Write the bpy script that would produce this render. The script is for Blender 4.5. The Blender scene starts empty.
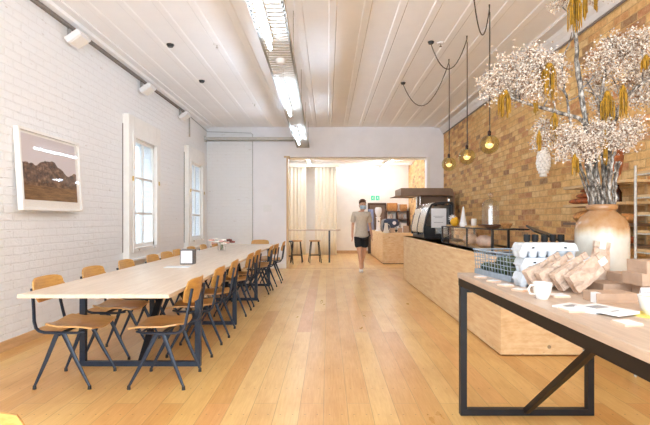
import bpy, bmesh, math, random
from mathutils import Vector, Matrix
R = random.Random(7)
SC = bpy.context.scene
COL = SC.collection
PI = math.pi
H = 1.27          # eye height of the camera
F = 450.0         # focal length in pixels of the 650 px wide picture

def at(px, py, d):
    """world point seen at a picture point at distance d down the room"""
    return Vector(((px - 328) * d / F, d, H - (py - 219) * d / F))

# ------------------------------------------------------------------ materials
def lin(c):
    c = c / 255.0
    return c / 12.92 if c <= 0.04045 else ((c + 0.055) / 1.055) ** 2.4
def rgb(r, g, b): return (lin(r), lin(g), lin(b), 1.0)

class NT:
    def __init__(s, name):
        s.m = bpy.data.materials.new(name); s.m.use_nodes = True
        s.t = s.m.node_tree; s.b = s.t.nodes['Principled BSDF']; s.out = s.t.nodes['Material Output']
    def n(s, kind, **kw):
        nd = s.t.nodes.new(kind)
        for k, v in kw.items():
            if k in nd.inputs: nd.inputs[k].default_value = v
            else: setattr(nd, k, v)
        return nd
    def l(s, a, b): s.t.links.new(a, b)
    def math(s, op, a, b=None):
        nd = s.t.nodes.new('ShaderNodeMath'); nd.operation = op
        for i, v in enumerate((a, b)):
            if v is None: continue
            if isinstance(v, (int, float)): nd.inputs[i].default_value = v
            else: s.l(v, nd.inputs[i])
        return nd.outputs[0]
    def coord(s): return s.n('ShaderNodeTexCoord').outputs['Object']
    def sep(s, v):
        nd = s.n('ShaderNodeSeparateXYZ'); s.l(v, nd.inputs[0]); return nd.outputs
    def comb(s, x, y, z=0.0):
        nd = s.n('ShaderNodeCombineXYZ')
        for i, v in enumerate((x, y, z)):
            if isinstance(v, (int, float)): nd.inputs[i].default_value = v
            else: s.l(v, nd.inputs[i])
        return nd.outputs[0]
    def noise(s, vec, scale, detail=4, rough=.6):
        nd = s.n('ShaderNodeTexNoise'); nd.inputs['Scale'].default_value = scale
        nd.inputs['Detail'].default_value = detail; nd.inputs['Roughness'].default_value = rough
        s.l(vec, nd.inputs['Vector']); return nd.outputs['Fac']
    def ramp(s, fac, stops):
        nd = s.n('ShaderNodeValToRGB'); e = nd.color_ramp.elements
        while len(e) < len(stops): e.new(.5)
        for i, (p, c) in enumerate(stops):
            e[i].position = p; e[i].color = c
        s.l(fac, nd.inputs[0]); return nd.outputs[0]
    def mix(s, fac, a, b, blend='MIX'):
        nd = s.n('ShaderNodeMix'); nd.data_type = 'RGBA'; nd.blend_type = blend
        for i, v in ((0, fac), (6, a), (7, b)):
            if isinstance(v, (int, float)): nd.inputs[i].default_value = v
            elif isinstance(v, tuple): nd.inputs[i].default_value = v
            else: s.l(v, nd.inputs[i])
        return nd.outputs[2]
    def bump(s, h, strength=.3, dist=.01):
        nd = s.n('ShaderNodeBump'); nd.inputs['Strength'].default_value = strength
        nd.inputs['Distance'].default_value = dist
        s.l(h, nd.inputs['Height']); s.l(nd.outputs[0], s.b.inputs['Normal'])
    def scale(s, v, x, y, z):
        nd = s.n('ShaderNodeMapping'); nd.inputs['Scale'].default_value = (x, y, z)
        s.l(v, nd.inputs[0]); return nd.outputs[0]
    def set(s, color=None, rough=None, metal=None):
        if color is not None:
            if isinstance(color, tuple): s.b.inputs['Base Color'].default_value = color
            else: s.l(color, s.b.inputs['Base Color'])
        if rough is not None: s.b.inputs['Roughness'].default_value = rough
        if metal is not None: s.b.inputs['Metallic'].default_value = metal
        return s.m

def plain(name, c, rough=.5, metal=0.0, var=.06, scale=30.0):
    """paint / plastic / metal with a slight mottling"""
    t = NT(name); k = t.noise(t.coord(), scale, 3)
    a = rgb(*[max(0, x * (1 - var)) for x in c]); b = rgb(*[min(255, x * (1 + var)) for x in c])
    return t.set(t.ramp(k, [(.3, a), (.7, b)]), rough, metal)

def wood(name, dark, light, axis='Y', rough=.45, scale=1.0, bump=.05):
    """grain stretched along one axis"""
    t = NT(name); s = [9 * scale] * 3; s['XYZ'.index(axis)] = .7 * scale
    v = t.scale(t.coord(), *s)
    g = t.noise(v, 4.0, 6, .65); g2 = t.noise(t.scale(t.coord(), *[q * 4 for q in s]), 6.0, 3)
    f = t.math('ADD', t.math('MULTIPLY', g, .75), t.math('MULTIPLY', g2, .25))
    t.bump(f, bump, .003)
    return t.set(t.ramp(f, [(.35, rgb(*dark)), (.65, rgb(*light))]), rough)

def emit(name, c, strength):
    t = NT(name); t.set(rgb(*c), .5)
    t.b.inputs['Emission Color'].default_value = rgb(*c); t.b.inputs['Emission Strength'].default_value = strength
    return t.m

def glass(name, c=(255, 255, 255), alpha=.05, rough=.03):
    """thin glass: see-through with a sharp reflection"""
    t = NT(name)
    tr = t.n('ShaderNodeBsdfTransparent'); tr.inputs[0].default_value = rgb(*c)
    gl = t.n('ShaderNodeBsdfGlossy'); gl.inputs['Roughness'].default_value = rough
    fr = t.n('ShaderNodeLayerWeight'); fr.inputs[0].default_value = .5
    f = t.math('ADD', t.math('MULTIPLY', t.math('POWER', fr.outputs['Facing'], 5.0), .8), alpha)
    mx = t.n('ShaderNodeMixShader'); t.l(f, mx.inputs[0]); t.l(tr.outputs[0], mx.inputs[1]); t.l(gl.outputs[0], mx.inputs[2])
    t.l(mx.outputs[0], t.out.inputs[0]); return t.m

def m_floor():
    t = NT('floorboards'); x, y, z = t.sep(t.coord())
    bt = t.n('ShaderNodeTexBrick'); bt.offset = .37; bt.offset_frequency = 2; bt.squash = 1.0
    t.l(t.comb(y, t.math('ADD', x, .03)), bt.inputs['Vector'])
    for k, v in (('Scale', 1.0), ('Mortar Size', .0022), ('Mortar Smooth', .3), ('Bias', 0.0), ('Brick Width', 3.1), ('Row Height', .16)): bt.inputs[k].default_value = v
    bt.inputs['Color1'].default_value = (0, 0, 0, 1); bt.inputs['Color2'].default_value = (1, 1, 1, 1); bt.inputs['Mortar'].default_value = (.5, .5, .5, 1)
    tone = t.ramp(bt.outputs['Color'], [(0, rgb(204, 142, 74)), (.2, rgb(220, 172, 100)), (.45, rgb(229, 187, 114)), (.72, rgb(234, 196, 126)), (.9, rgb(224, 166, 100)), (1, rgb(212, 144, 88))])
    g = t.noise(t.scale(t.coord(), 26, 1.3, 1), 3.0, 6, .7)
    c = t.mix(.42, tone, t.ramp(g, [(.3, rgb(194, 140, 76)), (.7, rgb(240, 203, 136))]))
    blot = t.noise(t.scale(t.coord(), 1.4, .5, 1), 2.5, 5)
    c = t.mix(t.ramp(blot, [(.48, (0, 0, 0, 1)), (.72, (.45, .45, .45, 1))]), c, rgb(190, 132, 82))
    # nail holes in rows over the joists
    nx = t.math('ABSOLUTE', t.math('SUBTRACT', t.math('FRACT', t.math('DIVIDE', t.math('ADD', x, .03), .08)), .5))
    ny = t.math('ABSOLUTE', t.math('SUBTRACT', t.math('FRACT', t.math('DIVIDE', y, .45)), .5))
    dx = t.math('MULTIPLY', nx, .08); dy = t.math('MULTIPLY', ny, .45)
    r = t.math('SQRT', t.math('ADD', t.math('MULTIPLY', dx, dx), t.math('MULTIPLY', dy, dy)))
    c = t.mix(t.math('MULTIPLY', t.math('LESS_THAN', r, .005), .55), c, rgb(90, 56, 30))
    c = t.mix(t.math('MULTIPLY', bt.outputs['Fac'], .5), c, rgb(120, 78, 44))
    hh = t.math('SUBTRACT', t.math('MULTIPLY', g, .2), bt.outputs['Fac']); t.bump(hh, .25, .003)
    rr = t.ramp(blot, [(.3, (.27, .27, .27, 1)), (.7, (.40, .40, .40, 1))]); t.l(rr, t.b.inputs['Roughness'])
    return t.set(c)

def brick_nodes(t, u, v, offset=.5):
    bt = t.n('ShaderNodeTexBrick'); bt.offset = offset
    w = t.noise(t.coord(), 4.0, 3)
    vec = t.comb(t.math('ADD', u, t.math('MULTIPLY', w, .05)), t.math('ADD', v, t.math('MULTIPLY', w, .026)))
    t.l(vec, bt.inputs['Vector'])
    for k, q in (('Scale', 1.0), ('Mortar Size', .007), ('Mortar Smooth', .35), ('Bias', 0.0), ('Brick Width', .235), ('Row Height', .084)): bt.inputs[k].default_value = q
    bt.inputs['Color1'].default_value = (0, 0, 0, 1); bt.inputs['Color2'].default_value = (1, 1, 1, 1); bt.inputs['Mortar'].default_value = (.5, .5, .5, 1)
    return bt

def m_brick_white(axis):
    t = NT('white_painted_brick'); x, y, z = t.sep(t.coord())
    bt = brick_nodes(t, y if axis == 'Y' else x, z)
    n1 = t.noise(t.coord(), 9, 6, .7); n2 = t.noise(t.coord(), 45, 3); n3 = t.noise(t.scale(t.coord(), 1, 1.6, 4.5), 5, 4, .6)
    h = t.math('ADD', t.math('MULTIPLY', bt.outputs['Fac'], -.5), t.math('ADD', t.math('MULTIPLY', n1, 1.3), t.math('MULTIPLY', n2, .35)))
    t.bump(h, .8, .016)
    c = t.mix(t.math('MULTIPLY', bt.outputs['Fac'], .16), rgb(243, 243, 244), rgb(226, 221, 217))
    c = t.mix(t.ramp(n3, [(.66, (0, 0, 0, 1)), (.73, (.45, .45, .45, 1))]), c, rgb(188, 170, 156))   # chips in the paint
    return t.set(c, .55)

def m_brick_tan():
    t = NT('tan_face_brick'); x, y, z = t.sep(t.coord())
    bt = brick_nodes(t, y, z)
    c = t.ramp(bt.outputs['Color'], [(0, rgb(126, 86, 60)), (.05, rgb(190, 124, 72)), (.15, rgb(226, 168, 98)), (.32, rgb(242, 198, 126)), (.48, rgb(232, 178, 104)), (.62, rgb(246, 212, 148)), (.76, rgb(236, 188, 116)), (.86, rgb(216, 148, 84)), (.94, rgb(200, 126, 82)), (1, rgb(130, 88, 64))])
    n = t.noise(t.coord(), 17, 6, .75); n2 = t.noise(t.coord(), 3.5, 4)
    c = t.mix(.34, c, t.ramp(n, [(.34, rgb(156, 108, 66)), (.62, rgb(255, 226, 172))]))
    c = t.mix(t.math('MULTIPLY', bt.outputs['Fac'], .7), c, rgb(204, 168, 118))
    c = t.mix(t.ramp(n2, [(.5, (0, 0, 0, 1)), (.75, (.35, .35, .35, 1))]), c, rgb(190, 130, 84))
    h = t.math('ADD', t.math('MULTIPLY', bt.outputs['Fac'], -.8), t.math('ADD', t.math('MULTIPLY', n, 1.1), t.math('MULTIPLY', bt.outputs['Color'], .5))); t.bump(h, .9, .018)
    return t.set(c, .85)

def m_jar():
    t = NT('stoneware_glaze'); x, y, z = t.sep(t.coord())
    n = t.noise(t.scale(t.coord(), 14, 14, 1.2), 1.6, 4); n2 = t.noise(t.coord(), 26, 4)
    f = t.math('ADD', z, t.math('MULTIPLY', t.math('SUBTRACT', n, .5), .055))
    c = t.ramp(t.math('DIVIDE', f, .45), [(0, rgb(198, 196, 188)), (.56, rgb(204, 202, 194)), (.63, rgb(190, 168, 138)), (.69, rgb(160, 118, 76)), (1, rgb(146, 100, 58))])
    c = t.mix(.08, c, t.ramp(n2, [(.35, rgb(160, 130, 96)), (.65, rgb(240, 230, 212))]))
    return t.set(c, .22)

def m_bark():
    t = NT('lichened_bark'); n = t.noise(t.scale(t.coord(), 1, 1, .45), 55, 5, .7)
    t.bump(n, .6, .006)
    return t.set(t.ramp(n, [(.36, rgb(52, 47, 44)), (.49, rgb(112, 104, 96)), (.58, rgb(176, 170, 162)), (.72, rgb(216, 212, 206))]), .9)

def m_counter():
    t = NT('pine_plywood'); v = t.scale(t.coord(), 3.0, 1.0, 9.0)
    g = t.noise(v, 2.6, 6, .65); k = t.noise(t.scale(t.coord(), 1.6, 1.6, 3.4), 5.0, 2)
    c = t.ramp(g, [(.3, rgb(222, 182, 130)), (.5, rgb(236, 204, 158)), (.7, rgb(246, 222, 182))])
    c = t.mix(t.ramp(k, [(.70, (0, 0, 0, 1)), (.76, (.55, .55, .55, 1))]), c, rgb(176, 116, 66))    # knots
    return t.set(c, .5)

def m_photo():
    """a framed landscape print: pale sky over a brown mountain ridge; object Y runs along the picture, Z up"""
    t = NT('mountain_print'); x, y, z = t.sep(t.coord())
    n = t.noise(t.comb(t.math('MULTIPLY', y, 1.9), .7), 2.2, 6, .5)
    ridge = t.math('ADD', t.math('MULTIPLY', t.math('SUBTRACT', n, .5), .30), .075)
    hump = t.math('MULTIPLY', t.math('ABSOLUTE', t.math('ADD', y, .12)), -.26)
    edge = t.math('ADD', ridge, t.math('ADD', hump, .065))
    tex = t.noise(t.scale(t.coord(), 1, 5, 7), 3.0, 8, .7)
    land = t.ramp(tex, [(.32, rgb(44, 30, 22)), (.5, rgb(100, 72, 50)), (.68, rgb(168, 134, 106))])
    plainc = t.ramp(t.noise(t.scale(t.coord(), 1, 2, 22), 2.5, 5), [(.3, rgb(92, 62, 34)), (.7, rgb(150, 112, 70))])
    land = t.mix(t.math('LESS_THAN', z, -.16), land, plainc)
    sky = t.ramp(t.math('ADD', t.math('MULTIPLY', z, 1.4), .4), [(0, rgb(226, 214, 210)), (1, rgb(210, 200, 202))])
    c = t.mix(t.math('LESS_THAN', z, edge), sky, land)
    return t.set(c, .6)

def m_mesh_green():
    t = NT('dark_green_skin'); n = t.noise(t.coord(), 60, 4)
    t.bump(n, .5, .004)
    return t.set(t.ramp(n, [(.35, rgb(26, 40, 24)), (.65, rgb(70, 92, 52))]), .45)

def m_blossom():
    t = NT('dried_white_blossom'); n = t.noise(t.coord(), 70, 2)
    return t.set(t.ramp(n, [(.36, rgb(128, 102, 82)), (.48, rgb(200, 184, 168)), (.64, rgb(232, 222, 210))]), .9)
M = {}
M['floor'] = m_floor()
M['brick_w'] = m_brick_white('Y'); M['brick_wx'] = m_brick_white('X'); M['brick_t'] = m_brick_tan()
M['plaster'] = plain('white_plaster', (242, 241, 245), .6, 0, .012, 3)
M['cream_wall'] = plain('cream_plaster', (247, 242, 234), .6, 0, .015, 3)
M['ceil'] = plain('white_ceiling_paint', (248, 249, 252), .55, 0, .012, 2)
M['white'] = plain('white_gloss_paint', (240, 237, 233), .35, 0, .015, 8)
M['coving'] = plain('pale_grey_coving', (226, 222, 220), .5, 0, .015, 8)
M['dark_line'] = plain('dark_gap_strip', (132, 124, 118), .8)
M['pine_trim'] = wood('pine_trim', (196, 154, 108), (220, 180, 134), 'Y')
M['pine_trim_z'] = wood('pine_trim_upright', (200, 166, 122), (224, 192, 148), 'Z')
M['ply_seat'] = wood('golden_plywood', (186, 134, 68), (214, 166, 94), 'Y', .38, 1.6)
M['seat_dark'] = wood('oiled_plywood_seat', (188, 142, 84), (214, 170, 112), 'X', .35, 1.6)
M['blue_metal'] = plain('blue_grey_powder_coat', (38, 49, 66), .42, .2, .08)
M['black_metal'] = plain('black_powder_coat', (24, 27, 34), .42, .2, .08)
M['rail_metal'] = plain('bronze_black_powder_coat', (26, 20, 18), .45, .2, .08)
M['oak_top'] = wood('pale_oak_top', (212, 190, 166), (232, 214, 194), 'Y', .34, .8, .03)
M['ash_top'] = wood('limed_oak_top', (178, 156, 138), (206, 186, 168), 'Y', .38, .8, .03)
M['counter'] = m_counter()
M['galv'] = plain('galvanised_steel', (190, 187, 180), .6, .15, .10, 60)
M['conduit'] = plain('grey_painted_conduit', (186, 184, 182), .5)
M['napkin_case'] = plain('dull_dark_steel', (104, 100, 102), .35, .6)
M['cloche'] = glass('thick_clear_glass', (246, 246, 244), .14)
M['pic_glass'] = glass('picture_glass', (255, 255, 255), .006)
M['steel'] = plain('brushed_steel', (206, 204, 200), .25, .85, .06)
M['chrome'] = plain('polished_steel', (225, 226, 228), .12, .9, .02)
M['glass'] = glass('clear_glass')
M['pane'] = glass('window_glass', (250, 252, 255), .02)
M['amber'] = glass('smoked_amber_glass', (240, 236, 206), .09)
M['gold'] = plain('gold_mirror_lamp', (232, 200, 120), .2, .8, .03)
M['bulb'] = emit('warm_bulb', (255, 226, 160), .9)
M['tube'] = emit('fluorescent_tube', (214, 234, 255), 34.0)
M['tube_warm'] = emit('warm_fluorescent_tube', (226, 238, 255), 32.0)
M['tube_dim'] = emit('soft_fluorescent_tube', (226, 238, 255), 9.0)
M['black'] = plain('black_plastic', (22, 22, 25), .35)
M['cable'] = plain('brown_black_flex', (44, 34, 28), .6)
M['mwhite'] = plain('white_plastic', (238, 238, 240), .35, 0, .01)
M['jar'] = m_jar(); M['bark'] = m_bark(); M['print'] = m_photo()
M['mat_board'] = plain('white_mount_board', (240, 236, 230), .8, 0, .01)
M['blossom'] = m_blossom()
M['twig'] = plain('dry_brown_twig', (134, 104, 80), .9, 0, .2)
M['tassel'] = plain('mustard_amaranth', (142, 105, 20), .85, 0, .22, 40)
def m_kraft():
    t = NT('crumpled_kraft_paper'); n = t.noise(t.coord(), 16, 3, .5)
    t.bump(n, 1.0, .035)
    return t.set(t.ramp(t.noise(t.coord(), 40, 3), [(.3, rgb(192, 166, 146)), (.7, rgb(212, 188, 170))]), .75)
M['kraft'] = m_kraft()
M['kraft_box'] = plain('kraft_card', (182, 154, 132), .75, 0, .05, 12)
M['paper'] = plain('white_paper', (228, 229, 232), .7, 0, .01)
M['ink'] = plain('grey_print', (150, 152, 158), .8)
M['pulp'] = plain('egg_carton_pulp', (200, 208, 217), .85, 0, .03, 50)
M['basket'] = plain('blue_grey_coated_wire', (150, 164, 178), .45, .1)
M['avocado'] = m_mesh_green()
M['ceramic'] = plain('white_ceramic', (228, 227, 224), .15, 0, .01)
M['coffee'] = plain('milky_coffee', (196, 158, 118), .4)
M['tag'] = wood('pale_pink_wood', (226, 190, 164), (238, 210, 188), 'Y')
M['yellow'] = plain('yellow_card', (232, 212, 110), .6)
M['crust'] = plain('dark_bread_crust', (150, 78, 36), .7, 0, .3, 22)
M['crust_l'] = plain('pale_bread_crust', (196, 136, 76), .7, 0, .25, 22)
M['shelf_wood'] = wood('raw_shelf_board', (196, 160, 112), (226, 194, 146), 'Y')
M['dark_wood'] = wood('dark_stained_wood', (70, 46, 32), (108, 74, 50), 'Y')
M['hood'] = plain('bronze_painted_metal', (128, 104, 86), .4, .3, .06, 5)
M['outside'] = plain('slate_grey_render', (104, 112, 124), .8)
M['outside_pale'] = plain('pale_render', (156, 160, 158), .9, 0, .05, 1.5)
M['linen'] = plain('cream_linen', (244, 234, 214), .85, 0, .04, 40)
M['green_sign'] = emit('green_sign_panel', (20, 176, 130), .5)
M['skin'] = plain('skin', (214, 166, 138), .5, 0, .05, 12)
M['shirt'] = plain('oatmeal_cotton', (206, 194, 178), .85, 0, .05, 40)
M['shorts'] = plain('black_cotton', (30, 30, 34), .8, 0, .1)
M['hair'] = plain('brown_hair', (92, 60, 40), .7, 0, .25, 60)
M['mask'] = plain('pale_blue_mask', (172, 196, 212), .8, 0, .03)
M['lilac'] = plain('lilac_blue_cloth', (150, 154, 186), .8, 0, .05)
M['navy'] = plain('navy_enamel', (58, 68, 88), .3, .1, .05)
M['wicker'] = plain('brown_wicker', (176, 126, 74), .8, 0, .22, 70)
M['bottle'] = plain('dark_brown_glass', (50, 24, 18), .15)
M['pod'] = plain('rust_brown_pod', (140, 78, 40), .7, 0, .2, 30)
M['pink'] = plain('blush_petal', (222, 178, 168), .8); M['wine'] = plain('wine_red_petal', (122, 66, 60), .8); M['leaf'] = plain('sage_leaf', (120, 134, 96), .8)
M['rubber'] = plain('black_rubber', (26, 26, 28), .7)
M['mustard'] = plain('mustard_yellow_cloth', (226, 172, 40), .7)
M['bagged'] = plain('pale_pink_bread_bag', (216, 186, 168), .6, 0, .08, 20)

# ------------------------------------------------------------------ geometry
class G:
    """collects geometry for ONE mesh object"""
    def __init__(s): s.b = bmesh.new()
    def box(s, x0, y0, z0, x1, y1, z1):
        v = [s.b.verts.new((x, y, z)) for x in (x0, x1) for y in (y0, y1) for z in (z0, z1)]
        for f in ((0, 1, 3, 2), (4, 6, 7, 5), (0, 4, 5, 1), (2, 3, 7, 6), (0, 2, 6, 4), (1, 5, 7, 3)):
            s.b.faces.new([v[i] for i in f])
        return s
    def frame(s, axis, u0, u1, v0, v1, t, a, b, tv=None):
        """rectangular ring pushed along an axis, one closed piece"""
        tv = tv or t
        def P(u, v, w): return {'X': (w, u, v), 'Y': (u, w, v), 'Z': (u, v, w)}[axis]
        O = [(u0, v0), (u1, v0), (u1, v1), (u0, v1)]; I = [(u0 + t, v0 + tv), (u1 - t, v0 + tv), (u1 - t, v1 - tv), (u0 + t, v1 - tv)]
        V = [[s.b.verts.new(P(u, v, w)) for u, v in q] for w in (a, b) for q in (O, I)]
        for k in range(4):
            j = (k + 1) % 4
            for q in ((V[0][k], V[0][j], V[1][j], V[1][k]), (V[2][k], V[3][k], V[3][j], V[2][j]), (V[0][k], V[2][k], V[2][j], V[0][j]), (V[1][k], V[1][j], V[3][j], V[3][k])): s.b.faces.new(q)
        return s
    def obox(s, c, size, rot):
        g = G().box(-size[0] / 2, -size[1] / 2, -size[2] / 2, size[0] / 2, size[1] / 2, size[2] / 2)
        s.add(g, Matrix.Translation(c) @ rot.to_4x4()); return s
    def add(s, g, mat=Matrix()):
        me = bpy.data.meshes.new('tmp'); g.b.to_mesh(me); me.transform(mat); s.b.from_mesh(me); bpy.data.meshes.remove(me); g.b.free()
    def ring(s, c, t, up, rx, ry, n):
        t = t.normalized(); a = up - t * up.dot(t)
        if a.length < 1e-4: a = Vector((1, 0, 0)) - t * t.x
        a.normalize(); b = t.cross(a)
        return [s.b.verts.new(c + a * (ry * math.cos(2 * PI * (k + .5) / n)) + b * (rx * math.sin(2 * PI * (k + .5) / n))) for k in range(n)]
    def tube(s, pts, r, n=8, up=(0, 0, 1), cap=True):
        """r: one radius, a list of radii, or a list of (rx, ry)"""
        pts = [Vector(p) for p in pts]; up = Vector(up); rings = []
        for i, p in enumerate(pts):
            t = (pts[min(i + 1, len(pts) - 1)] - pts[max(i - 1, 0)])
            q = r[i] if isinstance(r, list) else r
            rx, ry = q if isinstance(q, tuple) else (q, q)
            rings.append(s.ring(p, t, up, rx, ry, n))
        for a, b in zip(rings, rings[1:]):
            for k in range(n): s.b.faces.new((a[k], a[(k + 1) % n], b[(k + 1) % n], b[k]))
        if cap: s.b.faces.new(rings[0][::-1]); s.b.faces.new(rings[-1])
        return s
    def bar(s, p, q, w, h, up=(0, 0, 1)):
        k = math.sqrt(2)
        return s.tube([p, q], [(w / 2 * k, h / 2 * k)] * 2, 4, up)
    def lathe(s, prof, c=(0, 0, 0), n=24, closed=False):
        c = Vector(c); rings = []
        for r, z in prof:
            if r < 1e-5: rings.append([s.b.verts.new(c + Vector((0, 0, z)))])
            else: rings.append([s.b.verts.new(c + Vector((r * math.cos(2 * PI * k / n), r * math.sin(2 * PI * k / n), z))) for k in range(n)])
        for a, b in zip(rings, rings[1:]):
            for k in range(n):
                q = [a[k % len(a)], a[(k + 1) % len(a)], b[(k + 1) % len(b)], b[k % len(b)]]
                u = []
                for v in q:
                    if v not in u: u.append(v)
                if len(u) > 2: s.b.faces.new(u)
        return s
    def prism(s, poly, axis, a, b):
        """2D outline pushed along an axis; for X the outline is (y,z), for Y (x,z), for Z (x,y)"""
        def P(u, v, w): return {'X': (w, u, v), 'Y': (u, w, v), 'Z': (u, v, w)}[axis]
        A = [s.b.verts.new(P(u, v, a)) for u, v in poly]; B = [s.b.verts.new(P(u, v, b)) for u, v in poly]
        s.b.faces.new(A); s.b.faces.new(B[::-1]); n = len(poly)
        for k in range(n): s.b.faces.new((A[k], B[k], B[(k + 1) % n], A[(k + 1) % n]))
        return s
    def ball(s, c, rx, ry=None, rz=None, seg=12, rings=8, rot=None):
        ry = ry or rx; rz = rz or rx
        m = Matrix.Translation(c) @ (rot.to_4x4() if rot else Matrix()) @ Matrix.Diagonal((rx, ry, rz, 1))
        bmesh.ops.create_uvsphere(s.b, u_segments=seg, v_segments=rings, radius=1, matrix=m); return s
    def loft(s, rows, cap=True, close=True):
        """rows of points; each row a closed (or open) loop"""
        V = [[s.b.verts.new(p) for p in row] for row in rows]; n = len(rows[0])
        for a, b in zip(V, V[1:]):
            for k in range(n if close else n - 1): s.b.faces.new((a[k], a[(k + 1) % n], b[(k + 1) % n], b[k]))
        if cap and close: s.b.faces.new(V[0][::-1]); s.b.faces.new(V[-1])
        return s
    def sheet(s, f, nu, nv, th):
        """curved sheet of thickness th from f(u,v), u and v in 0..1"""
        P = [[Vector(f(i / nu, j / nv)) for j in range(nv + 1)] for i in range(nu + 1)]
        N = [[None] * (nv + 1) for _ in range(nu + 1)]
        for i in range(nu + 1):
            for j in range(nv + 1):
                du = P[min(i + 1, nu)][j] - P[max(i - 1, 0)][j]; dv = P[i][min(j + 1, nv)] - P[i][max(j - 1, 0)]
                N[i][j] = du.cross(dv).normalized()
        A = [[s.b.verts.new(P[i][j] + N[i][j] * th / 2) for j in range(nv + 1)] for i in range(nu + 1)]
        B = [[s.b.verts.new(P[i][j] - N[i][j] * th / 2) for j in range(nv + 1)] for i in range(nu + 1)]
        for i in range(nu):
            for j in range(nv):
                s.b.faces.new((A[i][j], A[i + 1][j], A[i + 1][j + 1], A[i][j + 1])); s.b.faces.new((B[i][j], B[i][j + 1], B[i + 1][j + 1], B[i + 1][j]))
        for i in range(nu):
            for j in (0, nv): s.b.faces.new((A[i][j], A[i + 1][j], B[i + 1][j], B[i][j]))
        for j in range(nv):
            for i in (0, nu): s.b.faces.new((A[i][j], A[i][j + 1], B[i][j + 1], B[i][j]))
        return s
    def obj(s, name, m, parent=None, smooth=False, bevel=0.0, loc=None):
        bmesh.ops.recalc_face_normals(s.b, faces=s.b.faces)
        me = bpy.data.meshes.new(name); s.b.to_mesh(me); s.b.free()
        me.materials.append(M[m] if isinstance(m, str) else m)
        if smooth:
            for p in me.polygons: p.use_smooth = True
        o = bpy.data.objects.new(name, me); COL.objects.link(o)
        if parent: o.parent = parent
        if loc is not None: o.location = loc
        if smooth == 'auto':
            md = o.modifiers.new('edge', 'EDGE_SPLIT'); md.split_angle = math.radians(40)
        if bevel:
            md = o.modifiers.new('soft', 'BEVEL'); md.width = bevel; md.segments = 2; md.limit_method = 'ANGLE'
        return o

def thing(name, label, cat, loc=(0, 0, 0), rotz=0.0, group=None, rot=None):
    o = bpy.data.objects.new(name, None); COL.objects.link(o); o.empty_display_size = .1
    o.location = loc; o.rotation_euler = rot if rot else (0, 0, rotz)
    o['label'] = label; o['category'] = cat
    if group: o['group'] = group
    return o
def tag(o, label, cat, group=None, kind=None):
    o['label'] = label; o['category'] = cat
    if group: o['group'] = group
    if kind: o['kind'] = kind
    return o
def struct(o, label=None, cat=None):
    o['kind'] = 'structure'
    if label: o['label'] = label
    if cat: o['category'] = cat
    return o
def dup(root, loc, rotz, label, group=None):
    r = root.copy(); COL.objects.link(r); r.location = loc
    if isinstance(rotz, tuple): r.rotation_euler = rotz
    else: r.rotation_euler = (0, 0, rotz)
    r['label'] = label
    if group: r['group'] = group
    for ch in list(root.children):
        c = ch.copy(); COL.objects.link(c); c.parent = r
        for g in ch.children:
            d = g.copy(); COL.objects.link(d); d.parent = c
    return r
ORD = ['nearest', 'second', 'third', 'fourth', 'fifth', 'sixth', 'seventh', 'eighth', 'ninth']
WORLD, EXPO = 4.4, 1.0
# ================================================================== the setting
Y0, YP, YB = -2.6, 11.55, 16.6       # street front, partition, back wall
XL, XR, ZC = -3.11, 2.97, 3.63
struct(G().box(XL - .2, Y0, -.1, XR + .2, YB + .2, 0).obj('floor', 'floor'))

def pierced_wall(x0, x1, y0, y1, z0, z1, holes, g=None):
    """wall slab along Y with rectangular holes (ya,yb,za,zb)"""
    g = g or G(); y = y0
    for ya, yb, za, zb in sorted(holes):
        g.box(x0, y, z0, x1, ya, z1); g.box(x0, ya, z0, x1, yb, za); g.box(x0, ya, zb, x1, yb, z1); y = yb
    g.box(x0, y, z0, x1, y1, z1); return g
WZ0, WZ1 = .82, 2.54
WINS = [(6.81, 8.09), (9.72, 11.0), (.9, 2.18)]  # the last one is out of view, added to bring in more light
holes = [(a + .2, b - .2, WZ0, WZ1) for a, b in WINS] 
struct(pierced_wall(XL - .22, XL, Y0, YP + .25, 0, ZC, holes).obj('wall_left', 'brick_w'))
struct(G().box(XL - .2, YP + .25, 0, XL, YB + .2, 3.4).obj('wall_left_rear', 'cream_wall'))
struct(G().box(XR, Y0, 0, XR + .22, YB + .2, ZC).obj('wall_right', 'brick_t'))
g = G().box(XL, YP, 0, -1.95, YP + .25, ZC)
struct(g.obj('wall_partition', 'brick_wx'))
g = G().box(-1.95, YP, 0, -1.07, YP + .25, ZC).box(-1.07, YP, 2.86, 2.54, YP + .25, ZC).box(2.54, YP, 0, XR, YP + .25, ZC)
struct(g.obj('wall_partition_plaster', 'plaster'))
struct(G().box(XL, YB, 0, XR, YB + .2, 3.4).obj('wall_back', 'cream_wall'))
# street side behind the camera: piers and a lintel round one wide opening
g = G().box(XL, Y0, 0, -2.75, Y0 + .22, ZC).box(2.6, Y0, 0, XR, Y0 + .22, ZC).box(-2.75, Y0, 3.35, 2.6, Y0 + .22, ZC)
struct(g.obj('wall_front', 'plaster'))
# ceiling: boards with cover battens
g = G().box(XL - .2, Y0, ZC, XR + .2, YP + .25, ZC + .1)
k = -7
while -.31 + .385 * k < XR - .3:
    x = .055 + .385 * k; k += 1
    if x < XL + .25: continue
    g.prism([(x - .05, ZC), (x + .05, ZC), (x + .036, ZC - .008), (x - .036, ZC - .008)], 'Y', Y0, YP)
struct(g.obj('ceiling', 'ceil'))
g = G().box(XL, YP + .25, 3.25, XR, YB, 3.33)
for y in (13.0, 14.4, 15.8): g.box(XL, y, 3.17, XR, y + .1, 3.25)
struct(g.obj('ceiling_rear', 'cream_wall'))
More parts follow.
